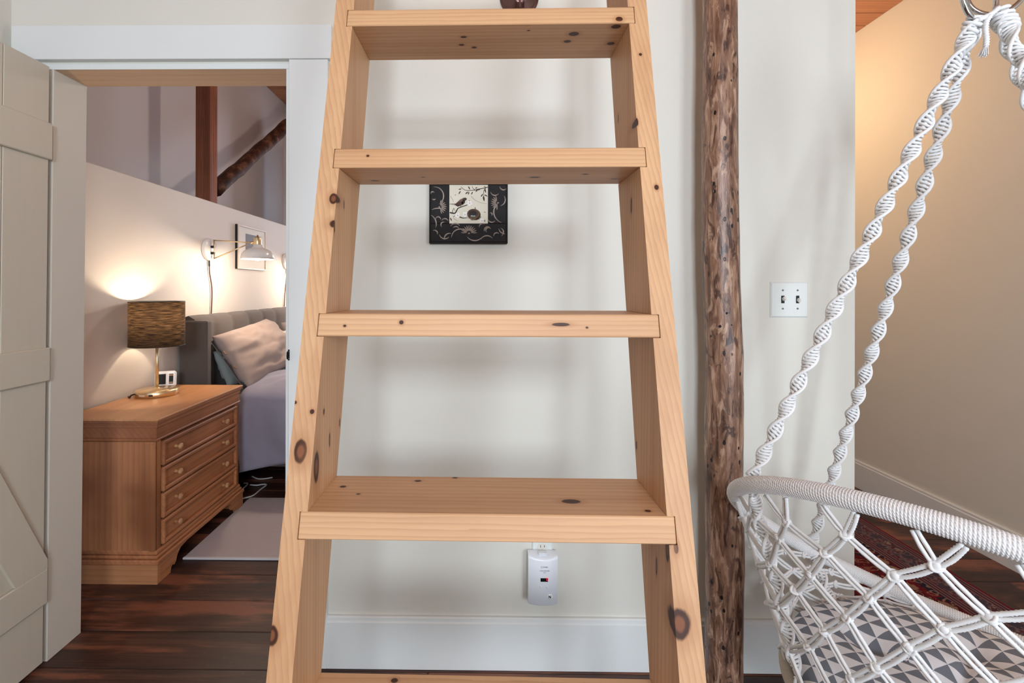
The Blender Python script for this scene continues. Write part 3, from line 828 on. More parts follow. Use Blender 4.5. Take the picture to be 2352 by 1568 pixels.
def strokef(mb, pts, w, layer, mi):
    P = [(q.x, q.y) for q in smooth_path([(x, y, 0) for x, y in pts], 4)]
    L, R = stroke(P, w)
    for i in range(len(P)-1): flat(mb, [L[i], L[i+1], R[i+1], R[i]], layer, mi)
bird = MB()
flat(bird, [(520, 622), (600, 618), (700, 640), (610, 648), (520, 634)], 2, 3)
flat(bird, [(590, 642), (640, 600), (690, 555), (745, 528), (775, 560), (768, 610), (725, 650), (660, 668)], 3, 2)
flat(bird, [(600, 640), (655, 600), (715, 585), (745, 610), (700, 655), (650, 668)], 4, 0)
flat(bird, ell(765, 550, 34, 26, -15), 4, 0); flat(bird, [(788, 538), (806, 548), (786, 558)], 4, 1); flat(bird, [(612, 640), (690, 655), (655, 672), (620, 655)], 5, 1)
flat(bird, ell(740, 600, 24, 40, 20), 4, 1)
strokef(bird, [(690, 660), (712, 684)], 4, 4, 1)
part(bird, 'painted_bird', INK, canvas)
br = MB()
strokef(br, [(520, 768), (600, 780), (635, 735), (655, 700), (720, 672), (790, 650), (815, 632)], 11, 2, 1)
strokef(br, [(680, 838), (730, 858), (800, 855)], 9, 2, 1); strokef(br, [(1145, 352), (1060, 372), (970, 388), (935, 400), (850, 405), (770, 400), (700, 345)], 7, 2, 0)
strokef(br, [(935, 400), (895, 365), (890, 335)], 5, 2, 0); strokef(br, [(1110, 365), (1075, 420), (1080, 500), (1085, 580)], 5, 2, 0); strokef(br, [(940, 720), (935, 680)], 7, 2, 1)
strokef(br, [(870, 500), (930, 560), (1020, 605), (1130, 625)], 4, 1, 3); strokef(br, [(530, 500), (570, 560), (580, 600)], 4, 1, 3); strokef(br, [(560, 770), (585, 700), (610, 745)], 5, 2, 1); strokef(br, [(580, 860), (620, 890), (660, 910)], 4, 2, 3)
for (x, y, r, L) in ((690, 385, -10, 30), (682, 440, -60, 34), (838, 365, 60, 34), (800, 445, -40, 36), (830, 450, -70, 30), (885, 450, -60, 30), (955, 365, -30, 26), (965, 405, -50, 36), (1000, 395, -20, 26), (1048, 485, -55, 34), (1078, 540, 80, 48), (1102, 410, 75, 40), (1115, 490, 30, 32), (1095, 345, 20, 20), (612, 480, -40, 14), (540, 880, 65, 34), (590, 830, -50, 20), (840, 575, -20, 16), (1095, 762, 10, 16)):
    flat(br, [(x+L*cos(radians(r))*t-w*L*.3*sin(radians(r)), y-L*-sin(radians(r))*t*1.0-w*L*-.3*cos(radians(r))) for t, w in ((-1, 0), (-.3, 1), (.4, .8), (1, 0), (.4, -.8), (-.3, -1))], 2, 0)
part(br, 'painted_branches', INK, canvas)['kind'] = 'stuff'
fl = MB()
for (x, y) in ((845, 615), (650, 815), (1050, 905), (770, 800)):
    for k in range(5): flat(fl, ell(x+24*cos(k*1.257+.3), y+24*sin(k*1.257+.3), 24, 16, degrees_ := (k*72+17), 12), 2+k, 4)
    flat(fl, ell(x, y, 7, 7), 8, 2)
flat(fl, ell(1092, 905, 16, 18), 7, 3)
part(fl, 'painted_blossom', INK, canvas)
ne = MB()
flat(ne, ell(915, 800, 112, 92, 8, 26), 3, 5); flat(ne, ell(905, 775, 84, 60, 10, 24), 4, 0); flat(ne, ell(900, 782, 62, 46, 8, 22), 5, 1); flat(ne, ell(885, 824, 20, 13, 10), 6, 6); flat(ne, ell(922, 826, 18, 12, -10), 6, 6)
rn = random.Random(5)
for k in range(46):
    a = rn.uniform(.1, 3.0); r = rn.uniform(70, 118); x = 915+r*cos(a)*1.05; y = 800+r*sin(a)*.85; L = rn.uniform(25, 55); t = a+pi/2+rn.uniform(-.4, .4)
    strokef(ne, [(x-L*cos(t)/1.5, y-L*sin(t)*.8/1.5), (x, y), (x+L*cos(t)/1.5, y+L*sin(t)*.8/1.5)], 3, 6, rn.choice([0, 1, 2, 3, 5]))
part(ne, 'painted_nest', INK, canvas)

# ------------------------------------------------------------------ bronze wall sconce, its lower rim peeping over the top tread
M_BRZ = plain('oiled_bronze', (120, 92, 88), .28, .85)
sc = at_y(1193, -8, BACK-.01); scx, scz = sc.x, sc.z
wl = thing('wall_sconce', 'bronze wall sconce with round dished backplate above the top visible tread', 'wall lamp', (scx, BACK, scz))
T = Matrix.Translation(Vector((scx, BACK, scz))) @ Matrix.Rotation(pi/2, 4, 'X')
part(MB().lathe([(.0640, 0), (.0645, .004), (.0615, .007), (.0575, .007), (.0560, .0095), (.052, .0145), (.034, .019), (.031, .0235), (.022, .026), (.0, .026)], 48, T), 'backplate', M_BRZ, wl)
part(MB().tube(smooth_path([(scx, BACK-.02, scz), (scx, BACK-.055, scz-.012), (scx, BACK-.085, scz+.03), (scx, BACK-.09, scz+.09), (scx, BACK-.09, scz+.13)], 6), .0065, 10).box((scx-.0035, BACK-.034, scz-.05), (scx+.0035, BACK-.024, scz+.05), .001), 'arm', M_BRZ, wl)
for s in (-1, 1): part(MB().tube([(scx+.013*s, BACK-.022, scz-.042), (scx+.016*s, BACK-.030, scz+.04)], .0026, 8), 'rod', M_BRZ, wl)
T = Matrix.Translation(Vector((scx, BACK-.09, scz+.13)))
part(MB().lathe([(.012, -.005), (.03, 0), (.034, .006), (.012, .012)], 28, T), 'shade_holder', M_BRZ, wl)
ns = N('milk_glass'); ns.fin((.9, .88, .84, 1), .3); ns.set(ns.b, 'Transmission Weight', .0)
_tl = ns.new('ShaderNodeBsdfTranslucent', {'Color': (1, .95, .88, 1)}); _mx = ns.new('ShaderNodeMixShader', {0: .6})
ns.t.links.new(ns.b.outputs[0], _mx.inputs[1]); ns.t.links.new(_tl.outputs[0], _mx.inputs[2]); ns.t.links.new(_mx.outputs[0], ns.out.inputs[0])
part(MB().lathe([(.030, .010), (.052, .035), (.062, .075), (.060, .115), (.056, .115), (.058, .075), (.048, .037), (.027, .014)], 32, T), 'shade', ns.m, wl)
point_light('sconce_bulb', (scx, BACK-.09, scz+.21), 11, (1, .88, .74), .03)

# ------------------------------------------------------------------ bedroom: chest of drawers
CH_X1, CH_Y0, CH_Y1, CH_Z = -1.37, 2.03, 2.765, .700
CH_X0 = HALF_X+.02
M_CH = wood('honey_pine_vertical', (186, 126, 84), (118, 68, 42), 'Z', ring=14, seed=.7, auto=1.6, contrast=.45, rough=.42, blotch=.75)
M_CHY = wood('honey_pine_long', (188, 126, 84), (122, 70, 44), 'Y', ring=16, seed=1.9, auto=1.8, contrast=.45, rough=.42, blotch=.6)
M_CHT = wood('honey_pine_lit_top', (212, 156, 108), (160, 104, 66), 'Y', ring=18, seed=4.4, auto=1.8, contrast=.4, rough=.38, blotch=.3)  # same pine in a lighter tone: lamp light put into the top's colour
M_CHX = wood('honey_pine_cross', (196, 138, 94), (140, 84, 54), 'X', ring=16, seed=2.6, contrast=.45, rough=.42)
ch = thing('chest_of_drawers', 'honey pine chest with four drawers and bracket feet beside the bed', 'dresser', ((CH_X0+CH_X1)/2, (CH_Y0+CH_Y1)/2, 0))
e = .018      # case set back from the top's edge
bx0, bx1, by0, by1 = CH_X0, CH_X1-e, CH_Y0+e, CH_Y1-e
part(MB().box((bx0, by0, .12), (bx1-.02, by1, CH_Z-.02), .001), 'carcass', M_CH, ch)
part(MB().box((bx0, by0-.004, .125), (bx1, by0+.004, .60), .001).box((bx1-.026, by0-.007, .125), (bx1, by0-.0035, .59), .001), 'end_panel', M_CH, ch)
part(MB().box((bx0, by1-.004, .125), (bx1, by1+.003, .60), .001), 'end_panel', M_CH, ch)
def slab(x1, y0, y1, z0, z1, bev=.0015): return MB().box((CH_X0, y0, z0), (x1, y1, z1), bev)
top = slab(CH_X1, CH_Y0, CH_Y1, CH_Z-.009, CH_Z, .002)
part(top, 'top', M_CHT, ch)
fr_ = MB()
for k, (o_, z0, z1) in enumerate(((.003, CH_Z-.018, CH_Z-.009), (.007, CH_Z-.026, CH_Z-.018), (.011, CH_Z-.040, CH_Z-.026), (.016, CH_Z-.086, CH_Z-.040))):
    fr_.box((CH_X0, CH_Y0+o_, z0), (CH_X1-o_, CH_Y1-o_, z1), .001)
part(fr_, 'cornice', M_CHY, ch)
part(MB().box((CH_X0, CH_Y0+.009, CH_Z-.098), (CH_X1-.009, CH_Y1-.009, CH_Z-.086), .004), 'bead_moulding', M_CHY, ch)
# front frame and drawers
fz0_, fz1_ = .135, CH_Z-.098
for (a, b) in ((by0, by0+.032), (by1-.032, by1)): part(MB().box((bx1-.022, a, fz0_), (bx1, b, fz1_), .001), 'front_stile', M_CH, ch)
dh_ = (fz1_-.006-fz0_-.004)/4
M_KNOB = wood('turned_knob', (206, 160, 116), (150, 96, 60), 'X', ring=20, contrast=.6, rough=.3)
for k in range(4):
    z0 = fz0_+.004+dh_*k+.004; z1 = z0+dh_-.008; y0, y1 = by0+.034, by1-.034
    dr = MB(); dr.box((bx1-.3, y0, z0), (bx1-.004, y1, z1), .001)
    d_ = part(dr, 'drawer', M_CHY, ch)
    w_ = .017; fr2 = MB()
    for (a, b, c, d) in ((y0, y1, z0, z0+w_), (y0, y1, z1-w_, z1), (y0, y0+w_, z0+w_*.5, z1-w_*.5), (y1-w_, y1, z0+w_*.5, z1-w_*.5)):
        fr2.box((bx1-.0045, a, c), (bx1+.012, b, d), .004)
    part(fr2, 'drawer_moulding', M_CHY, d_)
    for t in (.16, .80):
        yk = y0+(y1-y0)*t; zk = (z0+z1)/2
        Tk = Matrix.Translation(Vector((bx1-.004, yk, zk))) @ Matrix.Rotation(pi/2, 4, 'Y')
        part(MB().lathe([(.008, 0), (.0075, .006), (.006, .012), (.0085, .017), (.0135, .022), (.0145, .027), (.011, .032), (0, .034)], 18, Tk), 'knob', M_KNOB, d_)
# plinth
pb = MB()
for (o_, z0, z1) in ((.010, .118, .136), (.004, .104, .118), (-.006, .084, .104)):
    pb.box((CH_X0, CH_Y0+o_, z0), (CH_X1-o_, CH_Y1-o_, z1), .004)
part(pb, 'base_moulding', M_CHY, ch)
part(MB().box((CH_X0, CH_Y0, 0), (CH_X1, CH_Y0+.02, .086), .001), 'plinth_board', M_CHX, ch)
def foot(ya, yb, flip):
    # scrolled bracket seen from the front, profile in y,z
    w = yb-ya; P = [(0, 0), (.34, 0), (.36, .02), (.40, .028), (.47, .022), (.53, .03), (.58, .055), (.70, .075), (1, .0845), (1, .086), (0, .086)]
    q = [((ya+w*u) if not flip else (yb-w*u), z) for u, z in P]
    return MB().prism(q, 'X', CH_X1-.022, CH_X1)
part(foot(CH_Y0+.0205, CH_Y0+.22, False), 'bracket_foot', M_CHY, ch); part(foot(CH_Y1-.20, CH_Y1, True), 'bracket_foot', M_CHY, ch)
part(MB().box((CH_X0, CH_Y1-.03, 0), (CH_X1-.025, CH_Y1-.005, .086)), 'plinth_board', M_CHX, ch)

# ------------------------------------------------------------------ table lamp
M_BRASS = plain('brushed_brass', (236, 208, 164), .3, .95, .05, 300)
LX, LY = -1.690, 2.50
tl = thing('table_lamp', 'brass table lamp with black linen drum shade standing on the pine chest', 'lamp', (LX, LY, CH_Z))
part(MB().lathe([(.094, 0), (.097, .002), (.097, .027), (.094, .0305), (.03, .033), (.012, .036), (.010, .040), (0, .040)], 48, Matrix.Translation((LX, LY, CH_Z))), 'base', M_BRASS, tl)
part(MB().tube([(LX, LY, CH_Z+.035), (LX, LY, CH_Z+.30)], .0075, 14), 'stem', M_BRASS, tl)
aF = atan2(-LY, -LX)
for (da, w, nm, mt) in ((.28, .009, 'port', M_SLOT), (-.12, .016, 'ports_label', plain('pale_label', (226, 204, 182), .5))):
    a_ = aF - da if nm == 'port' else aF - .72
    Tm = Matrix.Translation(Vector((LX+.097*cos(a_), LY+.097*sin(a_), CH_Z+.015))) @ Matrix.Rotation(a_, 4, 'Z')
    part(MB().box((-.001, -w, -.004), (.0008, w, .004), 0, Tm), nm, mt, tl)
a_ = aF - 1.35
part(MB().tube(smooth_path([(LX+.095*cos(a_), LY+.095*sin(a_), CH_Z+.018), (LX+.112*cos(a_), LY+.112*sin(a_), CH_Z+.014), (LX+.118*cos(a_), LY+.118*sin(a_), CH_Z+.005), (LX+.122*cos(a_-.3), LY+.122*sin(a_-.3), CH_Z+.004)], 5), .0035, 8), 'cord', M_BLACK, tl)
nl = N('black_linen'); pu = nl.obj()
ang = nl.math('ARCTAN2', nl.sep(pu)[1], nl.sep(pu)[0])
thr = nl.noise(nl.comb(nl.math('MULTIPLY', ang, 2.2), 0.0, nl.math('MULTIPLY', nl.sep(pu)[2], 240.0)), 1.0, 5, .65)
fin_ = nl.noise(nl.comb(nl.math('MULTIPLY', ang, 90.0), 0.0, nl.math('MULTIPLY', nl.sep(pu)[2], 60.0)), 1.0, 2)
wv = nl.math('ADD', nl.math('MULTIPLY', nl.step(thr, .38, .70), .8), nl.math('MULTIPLY', fin_, .3))
nl.fin(rgba((26, 22, 20)), .9, 0, .1)
tlc = nl.ramp(wv, [(.1, rgba((40, 28, 20))), (.95, rgba((208, 164, 122)))])
_t = nl.new('ShaderNodeBsdfTranslucent', {'Color': tlc}); _m = nl.new('ShaderNodeMixShader', {0: .06})
nl.t.links.new(nl.b.outputs[0], _m.inputs[1]); nl.t.links.new(_t.outputs[0], _m.inputs[2]); nl.t.links.new(_m.outputs[0], nl.out.inputs[0])
SZ0, SZ1, SR = .958, 1.186, .126
part(MB().lathe([(SR, SZ0), (SR, SZ1)], 64, Matrix.Translation((LX, LY, 0)), caps=False), 'shade', nl.m, tl)
for z_ in (SZ0, SZ1):
    mbr = MB()
    mbr.tube([(LX+SR*cos(2*pi*k/48), LY+SR*sin(2*pi*k/48), z_) for k in range(48)], .0016, 6, closed=True)
    if z_ == SZ0:
        for k in range(3): mbr.tube([(LX, LY, SZ0+.06), (LX+SR*cos(k*2.094), LY+SR*sin(k*2.094), SZ0+.002)], .0014, 6)
    part(mbr, 'shade_ring', M_BLACK, tl)
nb = N('lit_bulb'); nb.fin((1, .9, .8, 1), .4); nb.set(nb.b, 'Emission Color', (1, .82, .62, 1)); nb.set(nb.b, 'Emission Strength', 12)
M_BULB = nb.m
part(MB().lathe([(.014, -.045), (.014, -.02), (.024, .0), (.030, .022), (.024, .043), (0, .054)], 20, Matrix.Translation((LX, LY, SZ0+.085))), 'bulb', M_BULB, tl)
point_light('table_lamp_bulb', (LX, LY, SZ0+.155), 6, (1, .78, .55), .025)

# ------------------------------------------------------------------ small weather clock
wc0 = at_z(380, 893, CH_Z); wcx, wcy = wc0.x, wc0.y
WY = 2.665; wq = at_y(380, 893, WY); 
wc = thing('weather_clock', 'small white two window weather clock behind the lamp base on the chest', 'clock', (wq.x, WY, CH_Z), (radians(-9), 0, radians(24)))
def wpart(mb, nm, m, root=wc):
    o = bpy.data.objects.new(nm, mb.mesh(nm, m)); COL.objects.link(o); o.parent = root; return o
wpart(MB().box((-.052, -.011, .006), (.052, .011, .094), .010), 'housing', M_AL)
wpart(MB().box((-.036, -.0125, .022), (.002, -.0105, .078), .001), 'screen', plain('dark_glass', (8, 7, 7), .6), )
wpart(MB().box((.017, -.0125, .022), (.038, -.0105, .078), .001), 'screen', bpy.data.materials['dark_glass'])
for z_ in (.066, .024): wpart(MB().box((.018, -.0132, z_), (.037, -.0124, z_+.010)), 'screen_bar', bpy.data.materials.get('tan_print') or plain('tan_print', (150, 112, 78), .5))
wpart(MB().box((.004, -.02, .0002), (.03, .03, .008), .002), 'stand', M_SLOT)

# ------------------------------------------------------------------ bed against the half wall
def fabric(name, c, scale=900, rough=.9, bump=.25, c2=None, sheen=.2):
    n = N(name); p = n.obj()
    k = n.noise(p, scale, 3, .6); k2 = n.noise(p, 7, 3)
    col = n.mix(n.math('MULTIPLY', k, .5), rgba(c), rgba(c2 or tuple(v*.8 for v in c)))
    col = n.mix(n.math('MULTIPLY', k2, .15), col, rgba(tuple(v*.85 for v in c)))
    n.bump(k, bump, .002)
    return n.fin(col, rough, 0, .15, **{'Sheen Weight': sheen})
M_UPH = fabric('charcoal_upholstery', (96, 88, 84), 700)
M_LINEN = fabric('taupe_linen', (178, 160, 152), 800)
M_DUVET = fabric('grey_lilac_linen', (164, 162, 180), 800)
M_TEAL = fabric('grey_green_linen', (150, 160, 158), 800)
M_FUR = fabric('white_fleece', (226, 218, 210), 160, bump=.9)
BY0, BY1 = 2.868, 4.96
bed = thing('bed', 'upholstered charcoal bed with padded winged headboard against the half wall', 'bed', (-.7, (BY0+BY1)/2, 0))
HZ = 1.062
# headboard: padded panel with vertical channels, and two wings
mb = MB(); P = []
NV = 97
for k in range(NV):
    y = BY0+.03+(BY1-BY0-.06)*k/(NV-1); ch_ = abs(sin(pi*(y-BY0)/.235))**.35*.018
    prof = [(HALF_X+.012, .12), (HALF_X+.012, HZ-.02), (HALF_X+.025, HZ+.012), (HALF_X+.06, HZ+.022+ch_*.3), (HALF_X+.092+ch_*.5, HZ+.004), (HALF_X+.098+ch_, HZ-.04), (HALF_X+.098+ch_, .6), (HALF_X+.098+ch_, .12)]
    P.append([(x, y, z) for x, z in prof])
mb.grid(P); mb.add(P[0], [tuple(range(8))]); mb.add(P[-1], [tuple(range(8))])
part(mb, 'headboard', M_UPH, bed)
for y in (BY0, BY1-.05): part(MB().box((HALF_X+.022, y, .02), (HALF_X+.192, y+.05, HZ-.002), .008), 'headboard_wing', M_UPH, bed)
part(MB().box((HALF_X+.10, BY0+.07, .16), (.28, BY1-.07, .30), .02), 'bed_base', M_UPH, bed)
for (x, y) in ((-1.6, BY0+.12), (.2, BY0+.12), (-1.6, BY1-.17), (.2, BY1-.17)): part(MB().box((x, y, 0), (x+.05, y+.05, .16), .004), 'leg', M_BLACK, bed)
mt_ = MB().box((HALF_X+.115, BY0+.06, .302), (.26, BY1-.06, .60), .05)
part(mt_, 'mattress', M_TRIM if False else fabric('mattress_ticking', (206, 202, 200), 600), bed)
# duvet: sheet of cloth over the mattress, hanging on both long sides
def fbm(x, y, z=0, o=3):
    s = 0; a = 1; f = 1
    for k in range(o): s += a*noise.noise(Vector((x*f, y*f, z*f+k*7))); a *= .5; f *= 2.05
    return s
mb = MB(); P = []
NX, NS = 90, 120
xa, xb = -1.475, .34
for i in range(NX):
    u = i/(NX-1); x = xa+(xb-xa)*u; row_ = []
    hem = .14+.19*(x-xa) if x < -1.0 else .23+.02*sin(x*9)
    head = min(1, (x-xa)/.10); puff = sqrt(max(0, 1-(1-head)**2))
    for j in range(NS):
        s = j/(NS-1)
        # path round the bed: near hem, up, over, down to far hem
        yn, yf = BY0+.035, BY1-.035
        if s < .22:
            t = s/.22; y = yn-.03*sin(pi*t*.9)-.012*sin(x*11+t*2); z = hem+(.60-hem)*t
        elif s > .78:
            t = (1-s)/.22; y = yf+.03*sin(pi*t*.9); z = hem+(.60-hem)*t
        else:
            t = (s-.22)/.56; y = yn+(yf-yn)*t; ed_ = min(1, min(t, 1-t)/.16); z = .60+.090*sqrt(max(0, 1-(1-ed_)**2))*(.45+.55*puff)
        top_ = max(0, min(1, (z-.5)/.15))
        wr = fbm(x*5+y*3, y*4-x*2, z*4)*.016 + abs(noise.noise(Vector((x*6-y*7, z*6, y*2))))*.026*top_
        z += wr*(.3+.7*top_); y -= wr*(1-top_)*(1 if s < .5 else -1)
        x_ = x + (.03*sin(s*40)*.15 if i == 0 else 0)
        row_.append((x_, y, z))
    P.append(row_)
# roll the head end down on to the mattress
for j in range(NS):
    x, y, z = P[0][j]
    P[0][j] = (x+.012, y, max(.61, z-.05) if z > .6 else z)
mb.grid(P)
dv = mb.build('duvet', M_DUVET, None, (-.6, 3.9, .6))
md = dv.modifiers.new('thickness', 'SOLIDIFY'); md.thickness = .014; md.offset = -1
tag(dv, 'rumpled grey lilac duvet hanging down the near side of the bed', 'duvet')

def pillow(name, corners, thick, mat, label, seed=0, wr=.012, n=34, cat='pillow', flange=0.0):
    """corners a,b,c,d round the pillow; bulges along its normal"""
    a, b, c, d = [Vector(p) for p in corners]; nr = (b-a).cross(d-a).normalized()
    mb = MB(); sheets = []
    for sgn in (1, -1):
        P = []
        for i in range(n):
            u = i/(n-1); r = []
            for j in range(n):
                v = j/(n-1)
                pin = 1-.055*(sin(pi*u)**.8)*(abs(2*v-1)**6) ; pin2 = 1-.055*(sin(pi*v)**.8)*(abs(2*u-1)**6)
                uu = .5+(u-.5)*pin2; vv = .5+(v-.5)*pin
                p = a*(1-uu)*(1-vv)+b*uu*(1-vv)+c*uu*vv+d*(1-uu)*vv
                h = (max(0, 1-abs(2*u-1)**2.4)*max(0, 1-abs(2*v-1)**2.4))**.5
                w_ = fbm(u*3+seed, v*5+seed*2, sgn*3)*wr*min(1, h*2.2) + abs(noise.noise(Vector((u*4+v*5+seed, v*3-u*2, seed))))*wr*1.2*h
                r.append(p+nr*(sgn*thick*.5*h+w_*1.3*sgn))
            P.append(r)
        mb.grid(P); sheets.append(P)
    o = mb.build(name, mat, None, (a+b+c+d)/4); tag(o, label, cat, 'pillows on the bed')
    bm = bmesh.new(); bm.from_mesh(o.data); bmesh.ops.remove_doubles(bm, verts=bm.verts, dist=.0008); bmesh.ops.recalc_face_normals(bm, faces=bm.faces); bm.to_mesh(o.data); bm.free()
    return o, sheets, nr
p1 = at_y(486, 772, 3.02); p2 = at_y(612, 731, 3.66); p3 = at_y(570, 893, 2.985)
p4 = p2+(p3-p1)*1.0+Vector((.06, .04, .03))
pil, sh, nr = pillow('pillow', (p1, p2, p4, p3), .17, M_LINEN, 'large taupe pillow with two buttons on its open end nearest the door', 1.3, .016)
M_BUT = wood('wooden_button', (168, 134, 108), (110, 80, 58), 'X', ring=30)
for (px, py) in ((521, 807), (541, 845)):
    q = at_y(px, py, 3.0)
    # put the button on the pillow face nearest that sight line
    best = min((p for S in sh for r in S for p in r), key=lambda p: ((p-EYEP)-((p-EYEP).dot(ray(px, py).normalized()))*ray(px, py).normalized()).length*6 + (p-EYEP).length)
    T = Matrix.Translation(best-nr*0) @ nr.to_track_quat('Z', 'Y').to_matrix().to_4x4()
    if (nr.dot(EYEP-best)) < 0: T = Matrix.Translation(best) @ (-nr).to_track_quat('Z', 'Y').to_matrix().to_4x4()
    part(MB().lathe([(.013, .0), (.0145, .0025), (.013, .005), (.010, .004), (0, .0042)], 20, T), 'button', M_BUT, pil)
# darker inner flap showing along the open end
fl = MB(); P = []
for k in range(16):
    t = k/15; a = p1*(1-t)+p3*t; P.append([a+Vector((-.012, -.012, -.014)), a+Vector((-.02, .03, -.03)), a+Vector((.05, .06, -.02))])
fl.grid(P); part(fl, 'inner_flap', M_UPH, pil)
t1 = at_y(506, 818, 2.97); t3 = at_y(546, 884, 2.955)
tq, _, _ = pillow('pillow', ((-1.68, 3.0, .86), (-1.68, 3.6, .86), (-1.58, 3.6, .63), (-1.58, 3.0, .63)), .11, M_TEAL, 'grey green pillow standing behind the buttoned taupe pillow', 4.1, .01, 24)
pillow('pillow', ((-1.63, 3.92, .975), (-1.62, 4.58, .99), (-1.45, 4.60, .70), (-1.46, 3.90, .69)), .17, M_LINEN, 'second taupe pillow behind the fleecy one at the door frame edge', 7.7, .016)
q1 = at_y(645, 762, 3.52); q2 = at_y(655, 838, 3.46)
pillow('cushion', (q1, q1+Vector((.05, .36, .05)), q2+Vector((.11, .36, .05)), q2+Vector((.03, 0, 0))), .13, M_FUR, 'small white fleecy cushion at the edge of the doorway', 11.2, .02, 26, 'cushion')

# cables on the floor below the bed
def cable(name, pts, label):
    o = MB().tube(smooth_path([at_z(x, y, .006) for x, y in pts], 6), .0042, 7).build(name, plain('white_cable', (214, 214, 212), .4) if 'white_cable' not in bpy.data.materials else bpy.data.materials['white_cable'], None, at_z(*pts[0], 0.0))
    return tag(o, label, 'cable', 'white cables below the bed')
cable('charging_cable', [(520, 1154), (551, 1146), (580, 1138), (598, 1124), (612, 1113), (603, 1112), (590, 1114), (574, 1113)], 'long white cable with a hooked loop on the dark floor below the bed')
cable('charging_cable', [(520, 1134), (545, 1129), (562, 1118), (569, 1110), (560, 1109)], 'short white cable curl beside the chest foot below the bed')
cable('charging_cable', [(578, 1093), (592, 1099), (608, 1099), (626, 1096)], 'thin white cable far back on the floor below the bed')

# bedroom rug
nr_ = N('ribbed_grey_rug'); pr = nr_.obj()
rib = nr_.new('ShaderNodeTexWave', {'Vector': pr, 'Scale': 40.0, 'Distortion': 1.2, 'Detail': 2.0}, wave_type='BANDS', bands_direction='Y').outputs[1]
colr = nr_.mix(nr_.math('MULTIPLY', rib, .22), rgba((196, 186, 186)), rgba((168, 158, 160)))
colr = nr_.mix(nr_.math('MULTIPLY', nr_.noise(pr, 5, 4), .35), colr, rgba((176, 170, 178)))
nr_.bump(nr_.math('ADD', rib, nr_.noise(pr, 500, 2)), .22, .003)
M_RUG = nr_.fin(colr, .95, 0, .1)
r0 = at_z(420, 1281, .008)
rug = MB().box((r0.x, r0.y, .0005), (.35, BY0-.002, .009), .003).build('area_rug', M_RUG, None, (-.5, 2.5, 0))
tag(rug, 'pale grey ribbed rug on the dark floor beside the bed', 'rug')
part(MB().box((r0.x-.001, r0.y-.004, .0005), (.351, r0.y+.012, .0105), .003), 'binding', plain('rug_binding', (206, 204, 208), .9), rug)

# swing arm wall lamps
M_SHADE = plain('white_enamel', (232, 228, 224), .22, 0, 0, 1, .6)
def swing_lamp(y, z, label, cordpts):
    x = HALF_X
    t = thing('swing_arm_lamp', label, 'wall lamp', (x, y, z), group='swing arm lamps over the bed')
    T = Matrix.Translation(Vector((x, y, z))) @ Matrix.Rotation(pi/2, 4, 'Y')
    part(MB().lathe([(.072, 0), (.074, .004), (.074, .020), (.070, .026), (0, .028)], 40, T), 'wall_plate', M_SHADE, t)
    for dz in (.018, -.024): part(MB().box((x+.024, y-.012, z+dz-.008), (x+.046, y+.012, z+dz+.008), .002), 'hinge', M_BLACK, t)
    pvx = x+.044; ex = x+.297
    part(MB().tube([(pvx, y, z-.062), (pvx, y, z+.066)], .0048, 10), 'pivot_rod', M_BRASS, t)
    part(MB().tube([(pvx, y, z+.062), (ex, y, z+.046)], .0042, 10), 'arm_rod', M_BRASS, t)
    part(MB().tube([(pvx, y, z-.060), (ex-.03, y, z+.034)], .0042, 10), 'brace_rod', M_BRASS, t)
    sx = x+.337
    part(MB().lathe([(.0235, .030), (.0245, .034), (.0245, .078), (.021, .082), (.006, .082), (.006, .096), (0, .098)], 28, Matrix.Translation((sx, y, z))), 'socket_cup', M_BRASS, t)
    part(MB().tube([(ex-.006, y, z+.046), (sx-.022, y, z+.046)], .009, 12), 'swivel', M_BRASS, t)
    pr_ = [(.026, .033), (.029, .022), (.037, .012), (.060, .003), (.082, -.008), (.097, -.026), (.104, -.048), (.105, -.064), (.1035, -.064), (.102, -.048), (.095, -.028), (.080, -.011), (.058, 0.0), (.036, .009), (.027, .020)]
    part(MB().lathe(pr_, 44, Matrix.Translation((sx, y, z))), 'shade', M_SHADE, t)
    part(MB().lathe([(.012, .03), (.012, .0), (.022, -.016), (.030, -.040), (.028, -.058), (.016, -.070), (0, -.074)], 20, Matrix.Translation((sx, y, z))), 'bulb', M_BULB, t)
    point_light('wall_lamp_bulb', (sx, y, z-.088), 9, (1, .80, .60), .026)
    mc = bpy.data.materials.get('brown_cord') or plain('brown_cord', (92, 62, 46), .6)
    part(MB().tube(smooth_path([(x+.012, y+a, z+b) for a, b in cordpts], 6), .0042, 7), 'cord', mc, t)
    part(MB().tube([(x+.012, y+cordpts[0][0]-.002, z-.070), (x+.012, y+cordpts[0][0], z-.112)], .0058, 8), 'cord_grip', M_BLACK, t)
c1 = at_x(480, 573, HALF_X+.01); c2 = at_x(657, 600, HALF_X+.01)
CP = [(0, -.07), (.004, -.15), (.028, -.235), (.034, -.30), (.028, -.40), (.024, -.435)]
swing_lamp(c1.y, c1.z, 'white and brass swing arm wall lamp over the near side of the bed', CP)
swing_lamp(c2.y, c2.z, 'second swing arm lamp, its white wall plate just showing at the door casing', [(.0, -.07), (.0, -.16), (-.03, -.30), (-.045, -.42)])

